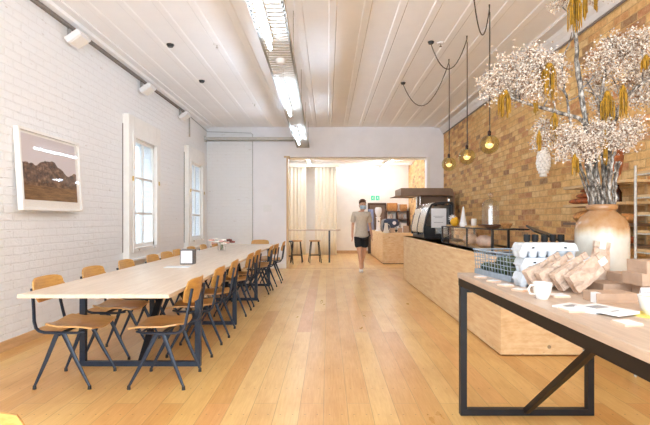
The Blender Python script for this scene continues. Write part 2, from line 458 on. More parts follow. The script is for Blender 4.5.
# coving
g = G().prism([(XR, 3.46), (XR - .03, 3.46), (XR - .06, 3.52), (XR - .10, 3.56), (XR - .12, 3.60), (XR - .24, 3.605), (XR - .25, ZC), (XR, ZC)], 'Y', Y0, YP)
struct(g.obj('trim_right', 'coving'))
struct(G().box(XR - .02, Y0, 3.44, XR, YP, 3.46).obj('trim_right_painted_shadow', 'dark_line'))  # shadow line under the coving, painted in as a dark strip
g = G().prism([(XL, 3.585), (XL + .10, 3.60), (XL + .12, ZC), (XL, ZC)], 'Y', Y0, YP).box(XL + .2, Y0, ZC - .016, XL + .235, YP, ZC)
struct(g.obj('trim_left', 'ceil'))
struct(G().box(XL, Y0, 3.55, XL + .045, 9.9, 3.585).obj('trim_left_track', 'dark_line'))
# skirting and jambs
struct(G().box(XL, Y0, 0, XL + .02, YP, .10).obj('baseboard_left', 'pine_trim'))
struct(G().box(XL, YP - .02, 0, -1.09, YP, .12).obj('baseboard_partition', 'white'))
struct(G().box(.3, YB - .02, 0, 1.5, YB, .11).obj('baseboard_back', 'pine_trim'))
g = G().box(-1.075, YP + .01, 0, -1.03, YP + .26, 2.86).box(-1.13, YP - .015, 2.84, -.98, YP + .27, 2.885)
struct(g.obj('trim_opening_left', 'pine_trim_z'))
struct(G().box(-1.0, YP + .2, 2.82, 2.54, YP + .26, 2.86).obj('trim_opening_head', 'linen'))
struct(G().box(2.54, YP - .012, 0, 2.62, YP, 2.86).obj('trim_opening_right', 'white'))
struct(G().box(-1.07, YP, 0, 2.54, YP + .12, .004).obj('trim_threshold', 'pine_trim'))

# windows
for i, (a, b) in enumerate(WINS):
    z0, z1 = .66, 2.87; xf = XL + .10
    g = G().box(XL, a, z0, xf, a + .2, z1).box(XL, b - .2, z0, xf, b, z1).box(XL, a + .2, WZ1, xf, b - .2, z1).box(XL, a + .2, z0, xf, b - .2, WZ0)
    w = g.obj('window_%d' % (i + 1), 'white', bevel=.006)
    struct(w, ['tall white framed sash window next to the framed print', 'tall white framed sash window near the partition corner', 'added sash window beside the camera, out of view, letting in more daylight'][i], 'window')
    G().box(XL, a - .010, z0 + .1, XL + .012, a, z1 - .15).obj('painted_shadow', 'dark_line', w)  # solid strip coloured dark to draw the shadow line beside the surround
    # raised moulding round the opening and a head board
    e = G()
    for (ya, yb, za, zb) in ((a + .13, a + .2, WZ0 - .07, WZ1 + .07), (b - .2, b - .13, WZ0 - .07, WZ1 + .07), (a + .2, b - .2, WZ1, WZ1 + .07), (a + .2, b - .2, WZ0 - .07, WZ0)):
        e.box(xf, ya, za, xf + .014, yb, zb)
    e.obj('architrave', 'white', w, bevel=.004)
    G().box(XL, a - .05, z0 - .04, xf + .05, b + .05, z0).obj('window_sill', 'white', w, bevel=.006)
    s = G(); ya, yb = a + .2, b - .2; xs = XL + .03
    for (p, q, r, t) in ((ya, ya + .05, WZ0, WZ1), (yb - .05, yb, WZ0, WZ1), (ya, yb, WZ0, WZ0 + .06), (ya, yb, WZ1 - .05, WZ1)):
        s.box(xs - .02, p, r, xs + .03, q, t)
    ym = (ya + yb) / 2
    s.box(xs - .015, ym - .02, WZ0, xs + .02, ym + .02, WZ1)
    for zz in (1.36, 1.93): s.box(xs - .015, ya, zz - .018, xs + .02, yb, zz + .018)
    s.obj('sash', 'white', w)
    G().box(xs - .004, ya + .05, WZ0 + .06, xs + .002, yb - .05, WZ1 - .05).obj('pane', 'pane', w)
    for yy in (a + .12, b - .1): G().box(xf + .002, yy - .012, 1.86, xf + .02, yy + .012, 1.93).obj('catch', 'gold', w)
    for yy in (ya + .12, yb - .12): G().ball((xf + .02, yy, WZ0 - .035), .016, seg=8, rings=6).obj('lift_knob', 'steel', w)

# piers of the outside wall beyond each window
for y in (9.0, 11.95, 3.1): struct(G().box(-3.76, y, -.1, XL - .22, y + .45, ZC).obj('exterior_pier', 'outside'))
struct(G().box(-6.6, Y0, -.1, -6.3, 16, 6.5).obj('exterior_dimming_wall', 'outside_pale'))  # added wall that dims the daylight reaching the side windows
struct(G().box(-6.3, Y0, -.12, XL - .22, 16, -.1).obj('exterior_ground', 'outside_pale'))
# the far door
d = G().box(1.47, YB - .07, 0, 1.53, YB, 1.84).box(2.08, YB - .07, 0, 2.14, YB, 1.84).box(1.47, YB - .07, 1.78, 2.14, YB, 1.86).obj('door_1', 'dark_wood')
struct(d, 'dark framed doorway in the far wall behind the small pine counter', 'door')
G().box(1.53, YB - .03, 0, 2.08, YB, 1.78).obj('door_leaf', 'hood', d)

# ================================================================== chairs
def make_chair(label, group):
    """plywood seat and back on two bent steel side frames, front towards +X"""
    t = thing('dining_chair', label, 'chair', group=group)
    def seat(u, v):
        y = (v - .5) * .40; x = -.17 + .39 * u
        z = .452 - .012 * math.cos(2 * (v - .5) * PI * .9) - .022 * max(0, u - .72) ** 1.3 * 3.5 + .016 * max(0, .25 - u) * 4
        k = abs(v - .5) * 2
        if u < .5: x += .030 * k ** 4
        y *= 1 - .10 * (1 - u) ** 3 - .05 * u ** 6
        return (x, y, z)
    G().sheet(seat, 12, 12, .012).obj('seat', 'seat_dark', t, smooth='auto')
    def back(u, v):
        y = (u - .5) * .385; w = (v - .5) * 2
        y *= 1 - .09 * abs(w) ** 4
        z = .63 + .19 * v; z -= .018 * (abs(u - .5) * 2) ** 5 * (1 if v > .5 else -1)
        x = -.205 - .04 * v - .040 * (1 - (2 * (u - .5)) ** 2) + .012
        return (x, y, z)
    G().sheet(back, 12, 8, .011).obj('backrest', 'ply_seat', t, smooth='auto')
    for s in (-1, 1):
        y = s * .185
        path = [(-.256, y * .84, .745), (-.246, y * .86, .69), (-.232, y * .92, .60), (-.218, y, .50), (-.205, y, .452), (-.180, y, .428), (-.14, y, .418), (0, y, .416), (.10, y, .416), (.16, y * .95, .425)]
        f = G().tube(path, [(.011, .015)] * 8 + [(.010, .013), (.008, .010)], 8, up=(0, 1, 0))
        f.obj('side_frame', 'blue_metal', t, smooth='auto')
        for e, (xa, xb) in ((-1, (-.045, -.205)), (1, (.0, .205))):
            lg = G().tube([(xa, y, .416), (xa + (xb - xa) * .5, y + s * .008, .21), (xb, y + s * .016, .022)], [(.010, .019), (.010, .015), (.008, .0095)], 8, up=(1, 0, 0)).obj('leg', 'blue_metal', t, smooth='auto')
            G().lathe([(0, 0), (.014, 0), (.012, .028), (0, .028)], (xb, y + s * .016, 0), 8).obj('foot_cap', 'black', lg)
    g = G().tube([(-.03, -.185, .405), (-.03, 0, .412), (-.03, .185, .405)], [(.010, .014)] * 3, 8).tube([(.12, -.18, .418), (.12, 0, .424), (.12, .18, .418)], .009, 8)
    g.obj('cross_bar', 'blue_metal', t, smooth='auto')
    return t

LEFT = [3.56, 4.27, 4.98, 5.70, 6.17, 6.64, 7.33, 7.95, 8.82]
RIGHT = [(3.55, 0), (4.33, 0), (5.0, 0), (6.05, 0), (6.7, 0.0), (7.75, .06), (8.22, .10), (9.08, .14)]
lw = ['nearest', 'second', 'third', 'fourth', 'fifth', 'sixth', 'seventh', 'eighth', 'farthest']
rw = ['nearest', 'second', 'third', 'fourth', 'fifth', 'sixth', 'seventh', 'farthest']
proto = None
for i, y in enumerate(LEFT):
    lab = '%s plywood chair from the near end along the window side of the long table' % lw[i] if 0 < i < 8 else '%s plywood chair on the window side of the long table' % lw[i]
    a = R.uniform(-.05, .05) if i else 0
    if proto is None:
        proto = make_chair(lab, 'plywood chairs around the long table'); proto.location = (-1.985, y, 0)
    else: dup(proto, (-1.985 + R.uniform(-.02, .02), y, 0), a, lab)
for i, (y, dx) in enumerate(RIGHT):
    lab = '%s plywood chair from the near end along the aisle side of the long table' % rw[i] if 0 < i < 7 else '%s plywood chair on the aisle side of the long table' % rw[i]
    dup(proto, (-1.275 + dx, y, 0), PI + (R.uniform(-.06, .06) if i else -.02), lab)
dup(proto, (-1.47, 9.52, 0), -PI / 2, 'plywood chair at the far head of the long table facing the room')
dup(proto, (-.93, 1.30, 0), PI / 2 + .05, 'plywood chair cut off by the bottom left corner with only its back top showing')

# ================================================================== long dining tables
def make_table(label):
    t = thing('dining_table', label, 'table', group='long oak tables joined end to end')
    G().box(-.525, -1.555, .722, .525, 1.555, .75).obj('tabletop', 'oak_top', t, bevel=.004)
    for y in (-.76, .76):
        f = G()
        f.frame('Y', -.522, .522, 0, .722, .05, y - .018, y + .018, .042)
        f.obj('leg_frame', 'blue_metal', t)
        s = -1 if y > 0 else 1
        G().bar((0, y + s * .018, .035), (0, y + s * .62, .70), .055, .03, up=(0, 1, 1)).obj('brace', 'black_metal', t)
    G().box(-.03, -.73, .690, .03, .73, .722).obj('under_rail', 'black_metal', t)
    return t
t = make_table('pale oak table near the camera, with the napkin dispenser on it'); t.location = (-1.62, 4.655, 0)
dup(t, (-1.62, 7.775, 0), 0, 'pale oak table joined behind the first one, with the vase of flowers on it')
ZT = .75
d = thing('napkin_dispenser', 'square metal napkin dispenser filled with white napkins on the long table', 'napkin holder', (-1.615, 5.2, ZT))
g = G().box(-.075, -.06, 0, .075, .06, .012).box(-.075, -.06, .158, .075, .06, .17).box(.063, -.06, .012, .075, .06, .158).box(-.075, -.06, .012, -.069, .06, .158).box(-.069, .05, .012, .063, .06, .158)
g.obj('casing', 'napkin_case', d, bevel=.003)
G().box(-.068, -.055, .013, .062, .045, .157).obj('napkin_stack', 'paper', d)
m = G().box(-.13, -.09, 0, .13, .09, .004).obj('menu_card', 'paper', loc=(-1.63, 4.88, ZT)); m.rotation_euler.z = .12
tag(m, 'flat white menu card lying beside the napkin dispenser', 'menu')
v = thing('glass_vase', 'low clear glass vase holding the small flowers on the long table', 'vase', (-1.735, 7.35, ZT))
G().lathe([(0, 0), (.06, 0), (.066, .01), (.075, .12), (.072, .12), (.063, .012), (0, .012)], n=20).obj('vase_body', 'glass', v, smooth='auto')
G().lathe([(0, .013), (.061, .013), (.066, .08), (0, .08)], n=16).obj('water', 'glass', v)
kinds = [('white', 'mat_board', 'white flower in the glass vase on the long table'), ('blush pink', 'pink', 'blush pink flower in the glass vase on the long table'), ('wine red', 'wine', 'wine red flower in the glass vase on the long table')]
for k in range(14):
    kn, km, kl = kinds[[0, 0, 1, 0, 0, 1, 2][k % 7]]
    ang = k * 2.4; r = .03 + .15 * (k / 14.0) ** .6
    if kn == 'wine red': ang = R.uniform(-.5, .5)
    hx, hy, hz = r * math.cos(ang), r * math.sin(ang), .125 + .09 * R.random() + (.02 if r < .08 else -.01)
    f = thing('cut_flower', kl, 'flower', (-1.735, 7.35, ZT), group=kl.split(' flower')[0] + ' flowers in the vase')
    bx, by = .022 * math.cos(k * 1.3), .022 * math.sin(k * 1.3)
    G().tube([(bx, by, .016), (hx * .2, hy * .2, .13), (hx, hy, hz)], .0025, 5).obj('stem', 'leaf', f)
    q = G()
    for p in range(7):
        a2 = p * 2 * PI / 7
        q.ball((hx + .026 * math.cos(a2), hy + .026 * math.sin(a2), hz + .004), .025, .025, .016, 7, 5)
    q.ball((hx, hy, hz + .012), .014, seg=7, rings=5); q.obj('bloom', km, f, smooth=True)

# framed print on the left wall
p = thing('framed_print', 'white framed mountain landscape print on the white brick wall', 'picture', (XL, 4.98, 1.775))
W2, H2 = .545, .420
p.rotation_euler = (0, -.062, 0); p.location.x += .027
g = G()
g.frame('X', -W2, W2, -H2, H2, .03, 0, .055)
g.obj('picture_frame', 'white', p, bevel=.002)
G().box(.004, -W2 + .02, -H2 + .02, .034, W2 - .02, H2 - .02).obj('mount', 'mat_board', p)
G().box(.034, -W2 + .055, -H2 + .11, .037, W2 - .085, H2 - .055).obj('print', 'print', p)
G().box(.044, -W2 + .022, -H2 + .022, .046, W2 - .022, H2 - .022).obj('glazing', 'pic_glass', p)

# spotlights on the ceiling track
for i, (y, lab) in enumerate(((5.38, 'white floodlight on the wall track above the framed print'), (7.46, 'white floodlight on the wall track above the nearer window'), (9.4, 'small white floodlight on the wall track beyond the nearer window'))):
    s = thing('track_floodlight', lab, 'spotlight', (XL, y, 3.55), group='white floodlights under the ceiling track')
    G().box(.0, -.02, -.14, .03, .02, 0).box(.02, -.015, -.13, .11, .015, -.10).obj('bracket', 'steel', s)
    b = G().obox(Vector((.12, 0, -.13)), (.20, .24, .08), Matrix.Rotation(-.6, 3, 'Y')); b.obj('lamp_body', 'mwhite', s, bevel=.012)
    G().obox(Vector((.143, 0, -.166)), (.15, .19, .012), Matrix.Rotation(-.6, 3, 'Y')).obj('lens', 'mat_board', s)
# conduit pipes
c = G().tube([(XL + .03, 9.9, 3.565), (XL + .03, 10.0, 3.56), (XL + .03, 10.02, 3.10)], .016, 8).tube([(XL + .03, 10.0, 3.56), (XL + .03, 11.5, 3.50), (-1.97, 11.52, 3.47), (-1.93, 11.52, 3.44), (-1.93, 11.52, .13)], .010, 8)
tag(c.obj('conduit_pipe', 'conduit', smooth=True), 'thin grey conduit running along the wall top and down the partition', 'pipe')
s = thing('switch_plate', 'small white switch plate on the smooth partition wall', 'switch', (-1.55, YP, 1.55))
G().box(-.11, -.012, -.09, .11, 0, .09).obj('plate', 'mwhite', s, bevel=.004); 
for x in (-.05, .05): G().box(x - .02, -.018, -.03, x + .02, -.012, .03).obj('rocker', 'mwhite', s)

# ================================================================== cable trays and tube lights
def tray(length, width, depth, step=.075):
    """ladder tray along +Y"""
    g = G()
    for x in (-width / 2, width / 2): g.box(x - .004, 0, 0, x + .004, length, depth)
    for x in (-width / 2, width / 2 - .02): g.box(x, 0, 0, x + .02, length, .004)
    y = .03
    while y < length - .03:
        g.box(-width / 2, y, 0, width / 2, y + .034, .006); y += step
    return g
ZTR = 3.04
t = thing('cable_tray', 'long galvanised ladder tray carrying the tube lights down the room', 'cable tray', (-.454, -.5, ZTR), .0142)
tray(11.7, .30, .06).obj('ladder', 'galv', t)
for y in (1.6, 3.6, 5.6, 7.6, 9.6, 11.4):
    for x in (-.14, .14): G().tube([(x, y, .05), (x, y, ZC - ZTR)], .005, 6).obj('hanger_rod', 'steel', t)
c = thing('cable_tray', 'short galvanised tray crossing the top of the white brick partition', 'cable tray', (-.80, YP - .19, 3.25), PI / 2)
tray(2.27, .22, .07).obj('ladder', 'galv', c)
G().box(-.08, 2.27, -.03, .08, 2.30, .10).obj('wall_bracket', 'galv', c)
for i, (y0, y1, lab) in enumerate(((2.95, 4.37, 'nearest tube light under the long cable tray'), (5.6, 7.2, 'middle tube light under the long cable tray'), (8.5, 9.95, 'farthest tube light under the long cable tray'))):
    L = y1 - y0
    s = thing('tube_light', lab, 'light', (-.55 - .0142 * (y0 - 3.64), y0, ZTR), .0142, group='tube lights under the long cable tray')
    G().box(-.025, 0, -.05, .025, L, 0).box(-.012, .0, -.135, .012, .02, -.05).box(-.012, L - .02, -.135, .012, L, -.05).obj('housing', 'mwhite', s, bevel=.004)
    G().tube([(0, .02, -.115), (0, L - .02, -.115)], .020, 10).obj('tube', 'tube', s, smooth='auto')
s = thing('smoke_detector', 'round white detector under the cable tray between two tube lights', 'detector', (-.525, 5.0, ZTR))
G().lathe([(0, -.045), (.035, -.045), (.055, -.025), (.06, 0), (0, 0)], n=18).obj('cover', 'mwhite', s, smooth='auto')
# ceiling fittings
for x, y, lab in ((-2.13, 6.08, 'nearer black ceiling rose on the left half of the ceiling'), (-2.15, 7.67, 'farther black ceiling rose on the left half of the ceiling')):
    tag(G().lathe([(0, -.035), (.035, -.035), (.05, -.01), (.05, 0), (0, 0)], n=16).obj('ceiling_rose', 'black', loc=(x, y, ZC), smooth='auto'), lab, 'ceiling rose', 'bare black roses on the ceiling')
for x, y, lab in ((-1.50, 6.08, 'white sprinkler head on the ceiling left of the cable tray'), (1.51, 6.03, 'white sprinkler head on the ceiling near the hanging lamps'), (-1.5, 9.2, 'tiny far sprinkler head on the ceiling near the partition')):
    s = thing('sprinkler', lab, 'sprinkler', (x, y, ZC), group='sprinkler heads on the ceiling')
    G().lathe([(0, -.012), (.045, -.012), (.05, 0), (0, 0)], n=14).obj('plate', 'mwhite', s); G().lathe([(0, -.05), (.018, -.05), (.018, -.045), (.006, -.043), (.006, -.012), (0, -.012)], n=10).obj('nozzle', 'steel', s)

# ================================================================== pendants
def swag(a, b, sag, n=14):
    a, b = Vector(a), Vector(b)
    return [a.lerp(b, k / n) + Vector((0, 0, -4 * sag * (k / n) * (1 - k / n))) for k in range(n + 1)]
for (hx, hy, gz, rx, ry, sag, lab) in (
        (1.785, 6.64, 2.08, 1.30, 7.79, .50, 'smoked glass globe pendant farthest along the counter'),
        (1.79, 5.80, 2.075, 1.37, 5.99, .36, 'smoked glass globe pendant in the middle of the three'),
        (1.775, 4.95, 2.09, 1.37, 4.3, .42, 'smoked glass globe pendant nearest the dried flowers')):
    t = thing('pendant_lamp', lab, 'lamp', (hx, hy, 0), group='smoked glass globes over the counter')
    G().lathe([(0, ZC - .03), (.03, ZC - .03), (.042, ZC - .008), (.042, ZC), (0, ZC)], (rx - hx, ry - hy, 0), 16).obj('ceiling_rose', 'black', t, smooth='auto')
    G().lathe([(0, ZC - .05), (.006, ZC - .05), (.009, ZC), (0, ZC)], (0, 0, 0), 8).obj('ceiling_hook', 'black', t)
    pts = swag((rx - hx, ry - hy, ZC - .03), (0, 0, ZC - .045), sag)
    G().tube(pts + [(.004, 0, ZC - .09), (.004, 0, gz + .13)], .006, 6, up=(.3, 1, .1)).obj('flex', 'cable', t)
    G().lathe([(0, gz + .085), (.018, gz + .085), (.02, gz + .14), (.008, gz + .155), (0, gz + .155)], n=12).obj('lamp_holder', 'bottle', t, smooth='auto')
    G().ball((0, 0, gz), .105, seg=28, rings=18).obj('globe', 'amber', t, smooth=True)
    G().lathe([(0, gz - .045)] + [(.045 * math.sin(a), gz - .0 - .045 * math.cos(a)) for a in (.5, 1.0, 1.4)] + [(.045, gz), (.03, gz + .05), (.016, gz + .085), (0, gz + .085)], n=16).obj('bulb', 'bulb', t, smooth=True)
    G().lathe([(.046, gz + .0), (.047, gz + .02), (.034, gz + .055), (.018, gz + .084)], n=16).obj('bulb_mirror', 'gold', t, smooth=True)
# ================================================================== main counter
ZK = .91
c = thing('service_counter', 'long pine plywood service counter along the brick wall', 'counter', (1.6, 4.17, 0))
G().box(0, 0, .012, .76, 5.36, ZK).obj('cladding', 'counter', c, bevel=.003)
G().box(.02, .03, 0, .74, 5.33, .012).obj('plinth', 'dark_wood', c)
G().box(-.004, -.004, ZK - .028, .764, 5.364, ZK + .0).obj('top_edge', 'counter', c)
tag(G().tube([(2.372, 4.36, .008), (2.52, 4.30, .008), (2.67, 4.12, .008), (2.80, 4.02, .008), (2.93, 3.98, .008)], .006, 6).obj('power_cable', 'mwhite', smooth=True), 'white cable lying on the floor by the counter end', 'cable')
tag(G().lathe([(0, 0), (.018, 0), (.016, .006), (0, .006)], n=12).obj('cable_grommet', 'steel'), 'small round metal fitting on the counter end panel', 'fitting')
bpy.data.objects['cable_grommet'].location = (2.05, 4.17, .085); bpy.data.objects['cable_grommet'].rotation_euler = (PI / 2, 0, 0)

# display shelf on the counter
s = thing('display_shelf', 'black framed glass display shelf on the pine counter', 'shelf', (1.75, 4.78, ZK))
L, D, Z = 2.12, .38, .255
g = G()
for y in (0, 2.09): g.box(-.012, y, 0, .012, y + .024, Z)
for y in (.52, 1.76): g.box(D - .012, y, 0, D + .012, y + .024, Z)
g.box(-.012, 0, .0, .012, L, .014).box(D - .012, 0, 0, D + .012, L, .014).box(-.012, 0, 0, D, .02, .014)
g.box(-.012, -.0, Z - .014, .012, L, Z).box(D - .012, 0, Z - .014, D + .012, L, Z).box(-.012, 0, Z - .014, D + .012, .02, Z).box(-.012, L - .02, Z - .014, D + .012, L, Z)
for y in (.88, 1.75): g.box(-.009, y, 0, .009, y + .016, Z)
g.obj('shelf_frame', 'black', s)
G().box(.012, .02, Z - .010, D - .012, L - .02, Z - .002).obj('shelf_plate', 'glass', s)
G().box(-.004, .52, .014, .001, L - .02, Z - .014).obj('front_glass', 'glass', s)
G().box(.012, .02, .002, D - .012, L - .02, .012).obj('base_board', 'shelf_wood', s)
ZS = ZK + Z
for (y, l, lab) in ((5.55, .36, 'nearer pale wrapped loaf inside the glass display shelf'), (6.1, .30, 'farther pale wrapped loaf inside the glass display shelf')):
    g = G(); rows = []
    for k in range(9):
        u = k / 8; r = .085 * math.sin(PI * (.08 + .84 * u)) ** .5
        rows.append([Vector((r * 1.0 * math.cos(a) * (1 + .08 * math.sin(7 * a + k)), (u - .5) * l, .075 + .075 * math.sin(a) * (r / .085) ** .7 * (1 + .08 * math.sin(5 * a + 2 * k)))) for a in [q * 2 * PI / 14 for q in range(14)]])
    g.loft(rows)
    tag(g.obj('wrapped_loaf', 'bagged', loc=(1.93, y, ZK + .012), smooth=True), lab, 'bread', 'wrapped loaves in the display shelf')
# things on the display shelf
t = thing('serving_stand', 'round dark wooden serving stand under the glass cloche', 'stand', (1.97, 5.4, ZS))
G().lathe([(0, 0), (.07, 0), (.08, .01), (.16, .018), (.165, .04), (0, .04)], n=28).obj('plate', 'dark_wood', t, smooth='auto')
t = thing('glass_cloche', 'tall clear glass cloche with a round knob on the display shelf', 'cloche', (1.95, 5.4, ZS + .04))
prof = [(.098, 0), (.098, .22)] + [(.098 * math.cos(a), .22 + .085 * math.sin(a)) for a in (.25, .5, .75, 1.0, 1.25, 1.45)] + [(0, .305)]
G().lathe(prof, n=28).obj('dome', 'cloche', t, smooth=True); G().lathe([(0, .305), (.012, .307), (.014, .325), (.03, .345), (.03, .362), (.016, .378), (0, .38)], n=16).obj('knob', 'cloche', t, smooth=True)
tag(G().lathe([(0, 0), (.024, 0), (.024, .19), (0, .19)], (0, 0, 0), 16).obj('painted_highlight', 'paper', loc=(1.95, 5.4, ZS + .04)), 'painted-in white roll standing inside the glass cloche', 'highlight')  # white cylinder put in for the upright highlights of the glass
b = thing('wooden_bowl', 'small brown wooden bowl beside the glass cloche', 'bowl', (2.045, 5.16, ZS))
G().lathe([(0, 0), (.04, 0), (.07, .05), (.072, .055), (.066, .055), (.038, .012), (0, .012)], n=20).obj('bowl_body', 'wicker', b, smooth='auto')
t = thing('paper_cone', 'tall white paper cone standing on the display shelf', 'cone', (1.87, 6.22, ZS))
G().lathe([(0, 0), (.047, 0), (.049, .02), (.009, .27), (0, .285)], n=20).obj('cone_body', 'paper', t, smooth='auto'); G().lathe([(.0485, .03), (.0505, .032), (.046, .062), (.044, .06)], n=20).obj('band', 'mwhite', t)
tag(G().lathe([(0, 0), (.034, 0), (.038, .09), (.034, .11), (0, .11)], n=18).obj('white_beaker', 'ceramic', loc=(1.97, 6.08, ZS), smooth='auto'), 'white beaker just right of the paper cone', 'beaker')
g = G(); g.ball((0, 0, .06), .06, .06, .062, 14, 10).ball((.012, -.02, .10), .035, seg=10, rings=8)
tag(g.obj('mustard_cloth_bundle', 'mustard', loc=(1.86, 6.62, ZS), smooth=True), 'mustard yellow bundled cloth behind the paper cone', 'cloth')
for i, (y, lab) in enumerate(((5.72, 'pale wooden board between the cone and the cloche'), (6.76, 'pale wooden board at the far end of the display shelf'))):
    b = G().box(-.13, -.11 + i * .04, 0, .13, .11 - i * .04, .02).obj('serving_board', 'shelf_wood', loc=(1.9 + .02 * i, y, ZS), bevel=.004); tag(b, lab, 'board', 'pale boards on the display shelf')
f = thing('white_daisy', 'white star shaped flower standing beside the curved machine', 'flower', (1.93, 7.0, ZK))
G().tube([(0, 0, 0), (.0, .01, .2), (0, -.01, .36)], .004, 6).obj('stem', 'leaf', f)
g = G()
for k in range(11):
    a = k * 2 * PI / 11; g.ball((.036 * math.cos(a), -.02, .37 + .036 * math.sin(a)), .028, .006, .009, 8, 5, Matrix.Rotation(-a, 3, 'Y'))
g.obj('petals', 'mwhite', f, smooth=True); G().ball((0, -.025, .37), .010, seg=10, rings=6).obj('flower_eye', 'gold', f, smooth=True)

# curved coffee machine
m = thing('espresso_machine', 'chrome and black curved espresso machine on the pine counter with a paper notice', 'coffee machine', (1.72, 8.05, ZK))
out = [(0, .06), (-.012, .12), (-.01, .20), (.03, .40), (.085, .56), (.13, .63), (.20, .66), (.46, .675), (.52, .655), (.53, .62), (.53, .06)]
inn = [(.03, .09), (.02, .14), (.035, .24), (.075, .42), (.115, .545), (.15, .60), (.21, .625), (.45, .635), (.485, .62), (.49, .60), (.49, .09)]
def ringframe(y0, y1):
    g = G(); n = len(out)
    V = [[g.b.verts.new((p[0], y, p[1])) for p in poly] for y in (y0, y1) for poly in (out, inn)]
    A0, I0, A1, I1 = V
    for k in range(n):
        j = (k + 1) % n
        for q in ((A0[k], A0[j], I0[j], I0[k]), (A1[k], I1[k], I1[j], A1[j]), (A0[k], A1[k], A1[j], A0[j]), (I0[k], I0[j], I1[j], I1[k])): g.b.faces.new(q)
    return g
ringframe(0, .05).obj('end_frame', 'black', m, bevel=.004); ringframe(.60, .63).obj('middle_frame', 'black', m); ringframe(1.19, 1.24).obj('end_frame', 'black', m)
skin = [(x + .006, z) for x, z in out[1:8]]
for y0, y1 in ((.05, .60), (.63, 1.19)):
    g = G(); g.loft([[Vector((x, y, z)) for x, z in skin] + [Vector((x + .02, y, z - .02)) for x, z in skin[::-1]] for y in (y0, y1)])
    g.obj('side_panel', 'steel', m, smooth='auto')
G().box(.03, .02, .0, .53, 1.22, .07).obj('base', 'black', m)
G().box(.0, .0, .02, .20, .05, .24).obj('drip_housing', 'black', m, bevel=.006)
G().box(.06, .55, .07, .49, 1.2, .56).obj('boiler_body', 'steel', m, bevel=.01)
G().box(.46, .06, .07, .52, 1.2, .62).obj('rear_panel', 'black', m)
for x in (.04, .48):
    for y in (.1, 1.12): G().lathe([(0, -.0), (.02, 0), (.02, .01), (0, .01)], (x, y, 0), 10).obj('foot', 'steel', m)
G().lathe([(0, -.0), (.022, 0), (.022, .03), (.03, .035), (.03, .05), (0, .05)], (.47, .1, .67), 12).obj('cup_rail_post', 'steel', m)
n = thing('paper_notice', 'white paper notice taped across the near end of the espresso machine', 'notice', (1.985, 8.045, ZK + .385))
G().box(-.14, 0, -.18, .13, .004, .165).obj('sheet', 'paper', n)
g = G()
for z, w in ((.02, .10), (-.005, .075), (-.09, .09)): g.box(-w, -.001, z, w * .8, 0, z + .008)
g.obj('printed_lines', 'ink', n)

# hood behind the machine
h = thing('extract_hood', 'bronze brown extractor hood over the far end of the counter', 'hood', (1.64, 10.1, 0))
G().box(0, 0, 1.80, 1.10, .9, 1.965).obj('canopy', 'hood', h, bevel=.006)
G().prism([(0, 1.80), (-.13, 1.785), (-.13, 1.778), (.42, 1.778), (.42, 1.80)], 'Y', .0, .9).obj('lip', 'hood', h)
G().box(.45, .45, ZK * 0 + 1.30, 1.15, .5, 1.80).obj('rear_panel', 'hood', h)
G().prism([(1.10, 1.965), (1.16, 1.93), (1.20, 1.80), (1.21, 1.25), (1.19, 1.25), (1.17, 1.78), (1.10, 1.80)], 'Y', 0, .45).obj('curved_end', 'hood', h)
for x in (.40, .48): G().tube([(x, .25, 0), (x, .25, 1.79)], .02, 10).obj('post', 'steel', h, smooth='auto')

# tilted till screen
p = thing('till_screen', 'black till screen tilted back behind the bottles', 'screen', (2.16, 4.5, ZK))
G().box(-.09, -.07, 0, .09, .07, .014).obj('foot_plate', 'black', p); G().tube([(0, 0, .01), (0, .02, .20)], .02, 10).obj('post', 'black', p)
G().obox(Vector((.0, 0, .215)), (.30, .24, .018), Matrix.Rotation(math.radians(20), 3, 'Y') @ Matrix.Rotation(math.radians(14), 3, 'X')).obj('display', 'black', p, bevel=.004)

# ================================================================== back room
def curtain(x0, x1, y, z0, z1, folds, label):
    def f(u, v):
        x = x0 + (x1 - x0) * u
        return (x, y + .032 * math.sin(u * folds * 2 * PI + .4 * math.sin(3 * v)) + .018 * math.sin(u * folds * 4.7 * PI + 1), z0 + (z1 - z0) * v)
    g = G().sheet(f, folds * 10, 6, .006)
    return tag(g.obj('curtain', 'linen', smooth=True), label, 'curtain', 'cream curtains in the back room')
curtain(-1.72, -.76, 15.6, .03, 3.06, 8, 'cream floor length curtain at the left edge of the back room opening')
curtain(-.45, .30, 15.6, .03, 3.06, 6, 'cream floor length curtain behind the right bar stool')
tag(G().box(-1.9, 15.5, 3.06, .36, 15.7, 3.14).obj('curtain_rail', 'linen'), 'pale timber curtain rail box in the back room', 'curtain rail')
t = thing('bar_table', 'tall thin topped bar table in front of the cream curtains', 'table', (-.52, 13.3, 0))
G().box(-1.0, -.28, .935, .88, .28, .96).obj('tabletop', 'ash_top', t)
for x in (-.72, .56):
    f = G()
    for y in (-.2, .2): f.box(x - .025, y - .025, 0, x + .025, y + .025, .935)
    f.box(x - .025, -.2, 0, x + .025, .2, .03); f.box(x - .025, -.2, .905, x + .025, .2, .935); f.obj('leg_frame', 'black', t)
def stool(label, seat):
    t = thing('bar_stool', label, 'stool', group='bar stools at the tall table')
    G().lathe([(0, .615), (.15, .615), (.165, .625), (.165, .645), (.155, .65), (0, .645)], n=20).obj('seat', seat, t, smooth='auto')
    for k in range(4):
        a = PI / 4 + k * PI / 2; c_, s_ = math.cos(a), math.sin(a)
        G().tube([(.15 * c_, .15 * s_, .62), (.24 * c_, .24 * s_, 0)], .014, 8).obj('leg', 'black', t, smooth='auto')
    pts = [(.207 * math.cos(PI / 4 + k * PI / 2), .207 * math.sin(PI / 4 + k * PI / 2), .22) for k in range(5)]
    G().tube(pts, .010, 6).obj('footrest', 'black', t)
    return t
s1 = stool('wooden seated bar stool under the left half of the bar table', 'ply_seat'); s1.location = (-.915, 13.12, 0)
